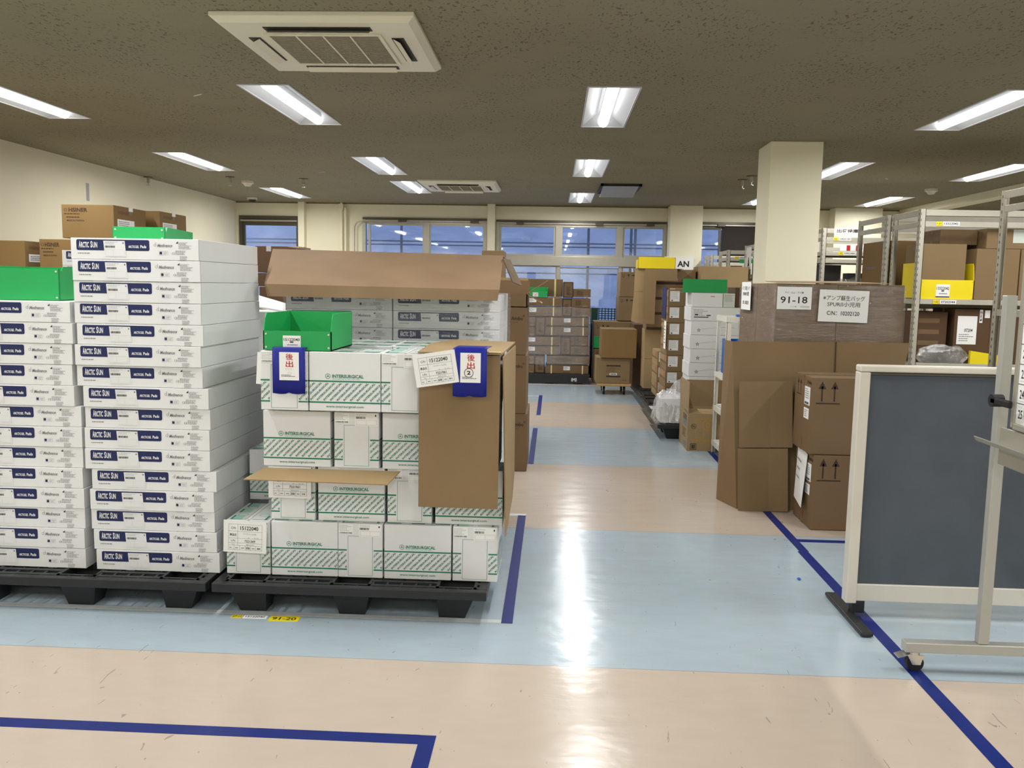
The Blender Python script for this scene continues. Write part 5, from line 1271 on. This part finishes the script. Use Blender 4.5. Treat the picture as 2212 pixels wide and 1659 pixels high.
# ------------------------------------------------------------------ mobile board
t = thing('mobile_whiteboard', (1.6, 3.15, 0), 'mobile whiteboard stand with numbered rows cut by the right edge', 'whiteboard')
def WB(name, *a, m=M_STEEL, bev=.003, par=None): return child(MB().box(*a, m, bev), name, t)
xp = ax(2137, 3.15, 1100)
ztp = at(2175, 638, 3.15)[1]
WB('foot_bar', 1.325, 2.15, 3.13, 3.175, .076, .114)
WB('post', xp - .006, xp + .032, 3.135, 3.17, .115, ztp)
WB('foot_bar', 1.325, 2.15, 1.30, 1.345, .07, .115)
WB('post', xp - .006, xp + .032, 1.30, 1.335, .115, ztp)
xbd = ax(2196, 3.035, 780) + .018
bd = WB('board', xbd - .012, xbd + .01, 1.45, 3.035, .955, 2.02, m=M_BOARD, bev=0)
WB('board_frame', xbd - .018, xbd + .014, 3.022, 3.045, .94, 2.035, m=M_ALU)
WB('board_frame', xbd - .018, xbd + .014, 1.44, 3.03, .935, .957, m=M_ALU)
WB('board_frame', xbd - .018, xbd + .014, 1.44, 3.03, 2.02, 2.04, m=M_ALU)
F_ = Face((xbd - .0125, 3.022, .957), (0, -1, 0), (0, 0, 1), 1.57, 1.06); m = MB()
for k in range(14):
    v_ = .068 * (k + 1) if k else .07; m.rect(F_, 0, v_, 1.5, v_ + .002, M_INK)
for k in range(10):
    m.rect(F_, .012, .012 + .0685 * k, .05, .012 + .0685 * k + .045, M_TAG, .0015); m.text(F_, str(25 - k), .018, .020 + .0685 * k, .026, .030, M_INK, .01, off=.002)
m.rect(F_, .075, 0, .077, 1.06, M_INK)
child(m, 'number_grid', t)
m = MB(); xt = ax(2110, 3.14, 941); m.slab([(xt, 3.14, .878), (xt, 1.5, .878), (xbd - .012, 1.5, .865), (xbd - .012, 3.14, .865)], .004, M_ALU).slab([(xt, 3.14, .878), (xt - .008, 3.14, .892), (xt - .008, 1.5, .892), (xt, 1.5, .878)], .004, M_ALU); m.box(xbd - .02, xbd - .008, 1.5, 3.10, .80, .93, M_ALU)
child(m, 'pen_tray', t)
m = MB().cyl((xp - .05, 3.10, 1.025), (xp - .012, 3.10, 1.025), .022, M_BLACK, 18).box(xp - .05, xp - .035, 2.98, 3.11, 1.012, 1.038, M_BLACK, .006)
child(m, 'locking_lever', t)
cs = child(MB().cyl((1.366, 3.153, .062), (1.366, 3.153, .077), .02, M_CHROME, 20).slab([(1.335, 3.135, .066), (1.395, 3.135, .066), (1.385, 3.135, .028), (1.355, 3.135, .028)][::-1], .003, M_CHROME).slab([(1.335, 3.17, .066), (1.395, 3.17, .066), (1.385, 3.17, .028), (1.355, 3.17, .028)][::-1], .003, M_CHROME).slab([(1.30, 3.13, .056), (1.345, 3.13, .072), (1.345, 3.175, .072), (1.30, 3.175, .056)], .003, M_CHROME), 'caster', t)
wh = MB().cyl((1.368, 3.14, .0315), (1.368, 3.166, .0315), .031, M_BLACK, 24).build('wheel', cs)

# ------------------------------------------------------------------ steel racks
def rack(x0, x1, y0, y1, zt, levels, label, m=M_RACK, grp='steel racks along the right', strips=()):
    t = thing('steel_rack', ((x0 + x1) / 2, (y0 + y1) / 2, 0), label, 'rack', grp); w, d = x1 - x0, y1 - y0
    for sx in (-1, 1):
        for sy in (-1, 1):
            x, y = sx * w / 2, sy * d / 2; mb = MB()
            xa_, xb_ = sorted((x, x - sx * .045)); ya_, yb_ = sorted((y, y - sy * .05))
            mb.box(xa_, xb_, y - (.002 if sy > 0 else 0), y + (.002 if sy < 0 else 0), .001, zt, m).box(x - (.002 if sx > 0 else 0), x + (.002 if sx < 0 else 0), ya_, yb_, .001, zt, m)
            mb.box(xb_ - .004 if sx < 0 else xa_, xb_ if sx < 0 else xa_ + .004, y - (.02 if sy > 0 else 0), y + (.02 if sy < 0 else 0), .001, zt, m)
            if sy < 0:
                F_ = Face((xa_, y - .0004, 0), (1, 0, 0), (0, 0, 1), .05, zt)
                for k in range(int(zt / .05)): mb.rect(F_, .006, .03 + .05 * k, .010, .05 + .05 * k, M_RACKD)
            if sx < 0:
                F_ = Face((x - .0004, yb_, 0), (0, -1, 0), (0, 0, 1), .05, zt)
                for k in range(int(zt / .05)): mb.rect(F_, .020, .03 + .05 * k, .028, .05 + .05 * k, M_RACKD)
            mb.build('post', t)
    for z in levels:
        top = z > zt - .2
        mb = MB().box(-w / 2 + .01, w / 2 - .01, -d / 2 + .01, d / 2 - .01, z + .035, z + .042, m).box(-w / 2 + .04, w / 2 - .04, -d / 2 + .003, -d / 2 + .012, z, z + .042, m, .002).box(-w / 2 + .04, w / 2 - .04, d / 2 - .012, d / 2 - .003, z, z + .042, m)
        mb.box(-w / 2 + .003, -w / 2 + .012, -d / 2 + .04, d / 2 - .04, z, z + .042, m).box(w / 2 - .012, w / 2 - .003, -d / 2 + .04, d / 2 - .04, z, z + .042, m); mb.build('shelf_board', t)
    for (za_, hh) in ((zt - .055, .05), (zt - .145, .045)):
        MB().box(-w / 2 + .045, w / 2 - .045, -d / 2 + .001, -d / 2 + .01, za_, za_ + hh, m, .002).build('beam', t)
        MB().box(-w / 2 + .001, -w / 2 + .01, -d / 2 + .045, d / 2 - .045, za_, za_ + hh, m, .002).build('side_beam', t)
        MB().box(w / 2 - .01, w / 2 - .001, -d / 2 + .045, d / 2 - .045, za_, za_ + hh, m, .002).build('side_beam', t)
    for (u, z, code, num) in strips:
        F_ = Face((u, -d / 2 - .0005, z), (1, 0, 0), (0, 0, 1), .19, .034); q = MB().rect(F_, 0, 0, .05, .034, M_YELLOW).rect(F_, .055, 0, .19, .034, M_TAG)
        q.text(F_, code, .008, .010, .034, .015, M_INK, .01, off=.001).text(F_, num, .065, .008, .115, .019, M_INK, .02, off=.001); q.build('label_strip', t)
    return t
XRK = 3.10
xr0 = ax(1986, 7.4, 500)
rack(xr0, xr0 + 1.5, 7.40, 7.98, 2.08, (.10, .45, .765, 1.30), 'grey steel rack with the yellow bin, nearest facing shelves on the right', strips=((-.62, 1.945, '1-31', '13322042'), (-.60, 1.303, '1-22', '07202044')))
rack(xr0 - .03, xr0 + 1.45, 8.05, 8.78, 2.08, (.10, .82, 1.25), 'grey steel rack behind the yellow bin rack')
xr2 = ax(1777, 9.8, 510)
rack(xr2, xr2 + 1.4, 9.80, 10.4, 2.08, (.10, .9, 1.35, 1.70, 1.78), 'grey steel rack right behind the pillar with white top placard', strips=((-.58, 1.945, '4-41', '10922103'), (-.52, 1.79, '1-42', '10922400')))
rack(3.06, 4.4, 10.45, 11.1, 2.0, (.10, .9, 1.35), 'grey steel rack second behind the pillar')
xn = ax(2157, 6.05, 500)
rack(xn, xn + 1.3, 5.40, 6.05, 2.08, (.10, .6, 1.25), 'grey steel rack at the right edge, closest to the board')
rack(2.35, 2.88, 10.45, 11.0, 1.93, (.10, .8, 1.25, 1.5), 'grey steel rack with a lettered end card left of the pillar', grp='steel racks beyond the pillar')
rack(2.33, 2.95, 12.0, 12.6, 1.92, (.10, .8, 1.22, 1.48), 'grey steel rack with a small labelled carton, beyond the pillar', strips=((-.2, 1.80, '1-11', '10202044'), (-.2, 1.49, '1-12', '12001044')), grp='steel racks beyond the pillar')
rack(2.28, 2.9, 13.0, 13.5, 1.88, (.10, .8, 1.3, 1.6), 'grey steel rack farthest off, before the dark blind', grp='steel racks beyond the pillar')
F_ = Face((0, .11, 0), (0, -1, 0), (0, 0, 1), .22, .3)
tag(MB().box(-.001, .0, -.13, .13, 0, .38, M_TAG).text(Face((-.001, .13, 0), (0, -1, 0), (0, 0, 1), .26, .38), 'A', .06, .12, .13, .14, M_INK, .04).build('card_sign', loc=(2.345, 10.72, 1.52)), 'white card lettered with one capital on the rack end by the pillar', 'sign')
tag(MB().box(0, .36, 0, .002, 0, .07, M_TAG).text(Face((0, 0, 0), (1, 0, 0), (0, 0, 1), .36, .07), '出荷待庫→', .03, .015, .28, .04, M_INK, .02).build('rack_placard', loc=(ax(1802, 9.79, 508), 9.795, 2.015)), 'white handwritten placard on the rack behind the pillar', 'sign')
tag(MB().box(0, .4, 0, .002, 0, .07, M_TAG).text(Face((0, 0, 0), (1, 0, 0), (0, 0, 1), .4, .07), '11', .07, .0, .14, .06, M_RED, .05).build('rack_placard', loc=(ax(1815, 9.79, 535), 9.793, 1.835)), 'white placard with red figures on the rack behind the pillar', 'sign')
# big sign sheet on the back pilaster
xs0, zs1 = at(1436, 554, 13.5); xs1, zs0 = at(1498, 583, 13.5)
m = MB().box(0, xs1 - xs0, 0, .002, 0, zs1 - zs0, M_TAG); F_ = Face((0, 0, 0), (1, 0, 0), (0, 0, 1), xs1 - xs0, zs1 - zs0)
m.text(F_, 'AN', F_.W * .45, F_.H * .22, F_.W * .40, F_.H * .46, M_INK, .03)
tag(m.build('letter_sign', loc=(xs0, 13.53, zs0)), 'clear sleeved sign with bold capitals on the far pilaster', 'sign')

# rack contents
def rc(p0, q0, p1, q1, Y, dd, label, m=M_CARD, art=None, z0=None, cat='box', tape=True):
    x0_, z1_ = at(p0, q0, Y); x1_, z0_ = at(p1, q1, Y)
    if z0 is not None: z0_ = z0
    return carton(x0_, x1_, Y, Y + dd, z0_, z1_, label, m, 'cartons on the right hand racks', art=art, tape=tape)
yb0 = 7.55
zsh = 1.343
xb0 = ax(1937, 7.45, 620); xb1 = ax(2096, 7.45, 620)
xin0, xin1 = xr0 + .055, ax(2097, 7.47, 640)
bin_('parts_bin', xin1 - xin0, .40, .16, .30, ((xin0 + xin1) / 2, 7.41 + .22, zsh), 0, M_YELLOW, 'yellow plastic bin with number card on the nearest facing rack', '13322042')
carton(xin0 + .006, xin1 - .07, 7.45, 7.80, zsh + .006, 1.80, 'brown carton standing in the yellow bin', M_CARD)
carton(xin1 + .01, xin1 + .36, 7.44, 7.85, zsh, 1.765, 'brown carton right of the yellow bin on the rack shelf', M_CARD)
carton(xin1 + .37, xin1 + .8, 7.44, 7.85, zsh, 1.765, 'brown carton at the right end of the rack shelf', M_CARD)
carton(xin0 + .20, xin1 + .08, 7.60, 7.93, 1.801, 1.93, 'brown carton lying on the one in the yellow bin', M_CARD2)
carton(xin1 + .09, xin1 + .62, 7.46, 7.9, 1.766, 1.935, 'brown carton with a pale label, upper right on the rack', M_CARD, art=lambda mb, f, w, d, h: mb.rect(f['front'], w * .4, h * .3, w * .6, h * .95, M_WHITE2))
zl2_ = .808
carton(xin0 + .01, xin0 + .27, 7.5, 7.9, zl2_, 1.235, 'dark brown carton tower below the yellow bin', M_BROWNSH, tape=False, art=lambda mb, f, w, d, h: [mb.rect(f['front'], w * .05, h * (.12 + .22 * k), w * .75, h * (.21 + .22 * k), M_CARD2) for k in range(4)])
def el_art(mb, f, w, d, h):
    A = f['front']; mb.rect(A, w * .06, h * .35, w * .44, h * .87, M_TAG, .002); mb.text(A, '07204', w * .2, h * .58, w * .16, h * .06, M_INK, .01, off=.003); mb.lines(A, w * .1, h * .4, w * .4, h * .55, 4, M_GREY, .3, 3, .003)
    mb.rect(A, w * .48, h * .75, w * .54, h * .99, M_TAG, .001); mb.text(A, 'ELEC', w * .49, h * .78, w * .04, h * .18, M_INK, .02, off=.002); mb.rect(A, w * .58, h * .84, w * .68, h * .98, M_TAG, .001)
    mb.rect(A, w * .69, 0, w * .695, h, M_SEAM)
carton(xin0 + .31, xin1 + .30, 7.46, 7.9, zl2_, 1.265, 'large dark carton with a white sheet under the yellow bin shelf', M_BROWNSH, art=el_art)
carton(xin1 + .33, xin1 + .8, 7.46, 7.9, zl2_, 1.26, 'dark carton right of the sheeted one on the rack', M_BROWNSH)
# plastic bags
def bag(loc, sx, sy, sz, label, dark=True, seed=1):
    rd = random.Random(seed); bm = bmesh.new(); bmesh.ops.create_icosphere(bm, subdivisions=3, radius=1)
    for v in bm.verts:
        n_ = 1 + rd.uniform(-.10, .10); z = max(v.co.z, -.55) + .55
        v.co = Vector((v.co.x * sx * n_, v.co.y * sy * n_, z * sz * n_ if z > 0 else 0))
    me = bpy.data.meshes.new('bag'); bm.to_mesh(me); bm.free(); me.materials.append(M_BAG); t = thing('plastic_bag', loc, label, 'bag')
    o = bpy.data.objects.new('film', me); COL.objects.link(o); o.parent = t
    MB().box(-sx * .75, sx * .7, -sy * .6, sy * .6, 0.002, sz * .9, M_DARKC if dark else M_GREY, .02).build('contents', t)
bag((xin0 + .22, 7.445, zl2_), .21, .040, .10, 'clear plastic bag of dark items under the rack shelf', seed=2)
tag(MB().slab([(-.13, -.02, .0), (.13, -.02, .0), (.12, -.02, .075), (-.13, -.02, .11)], .035, M_YELLOW).build('yellow_tool', loc=(xin0 + .57, 7.433, zl2_)), 'yellow plastic piece beside the clear bag on the rack', 'tool')
# rear rack with tan carton
carton(xr0 + .01, xr0 + .45, 8.12, 8.72, 1.293, 1.86, 'tan carton with blue grey lettering in the rack left of the yellow bin', M_CARDS, tape=False,
       art=lambda mb, f, w, d, h: (mb.text(f['left'], 'Medtronic', d * .1, h * .55, d * .5, h * .06, M_GREY, .02), mb.text(f['left'], 'コヴィディエンジャパン株式会社', d * .1, h * .2, d * .8, h * .06, M_GREY, .02)))
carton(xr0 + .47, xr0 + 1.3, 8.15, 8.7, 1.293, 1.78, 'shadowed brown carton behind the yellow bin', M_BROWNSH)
carton(ax(1945, 8.1, 700), ax(1990, 8.1, 700), 8.1, 8.6, .863, 1.12, 'white carton with lime print behind the nearest rack post', M_WHITE2, tape=False, art=lambda mb, f, w, d, h: (mb.rect(f['front'], 0, 0, w, h * .5, M_LIMEC), mb.lines(f['front'], w * .1, h * .1, w * .4, h * .4, 3, M_DGREENP, .5, 2, .001)))
# rack behind pillar
bag((3.45, 10.01, 1.393), .34, .16, .10, 'bulging clear plastic bag on the rack behind the pillar', False, 3)
carton(3.05, 3.28, 10.19, 10.37, 1.394, 1.69, 'grey carton with dark script on the rack behind the pillar', M_DARKC, tape=False)
carton(3.36, 3.9, 10.20, 10.37, 1.394, 1.60, 'dark carton behind the clear bag on the rack', M_DARKC, tape=False)
# rack beyond
carton(2.42, 2.72, 12.05, 12.4, 1.523, 1.60, 'small open carton with white label on the rack beyond the pillar', M_CARDS, tape=False, art=lambda mb, f, w, d, h: (mb.rect(f['front'], w * .2, h * .1, w * .8, h * .9, M_TAG), mb.lines(f['front'], w * .25, h * .3, w * .75, h * .8, 2, M_INK, .4, 3, .001)))
carton(2.42, 2.8, 10.5, 10.9, 1.293, 1.48, 'brown carton on the rack with the lettered end card', M_CARDS)
bag((2.6, 12.2, 1.263), .22, .15, .09, 'clear plastic bag low on the rack beyond the pillar', False, 5)
tag(MB().box(0, .2, 0, .002, 0, .05, M_GREEN).build('green_placard', loc=(2.50, 11.995, 1.745)), 'green placard on the beam of the rack beyond the pillar', 'sign')
carton(2.4, 2.6, 13.1, 13.4, 1.643, 1.76, 'white carton on the farthest rack', M_WHITE, tape=False)
print('objects', len(bpy.data.objects))
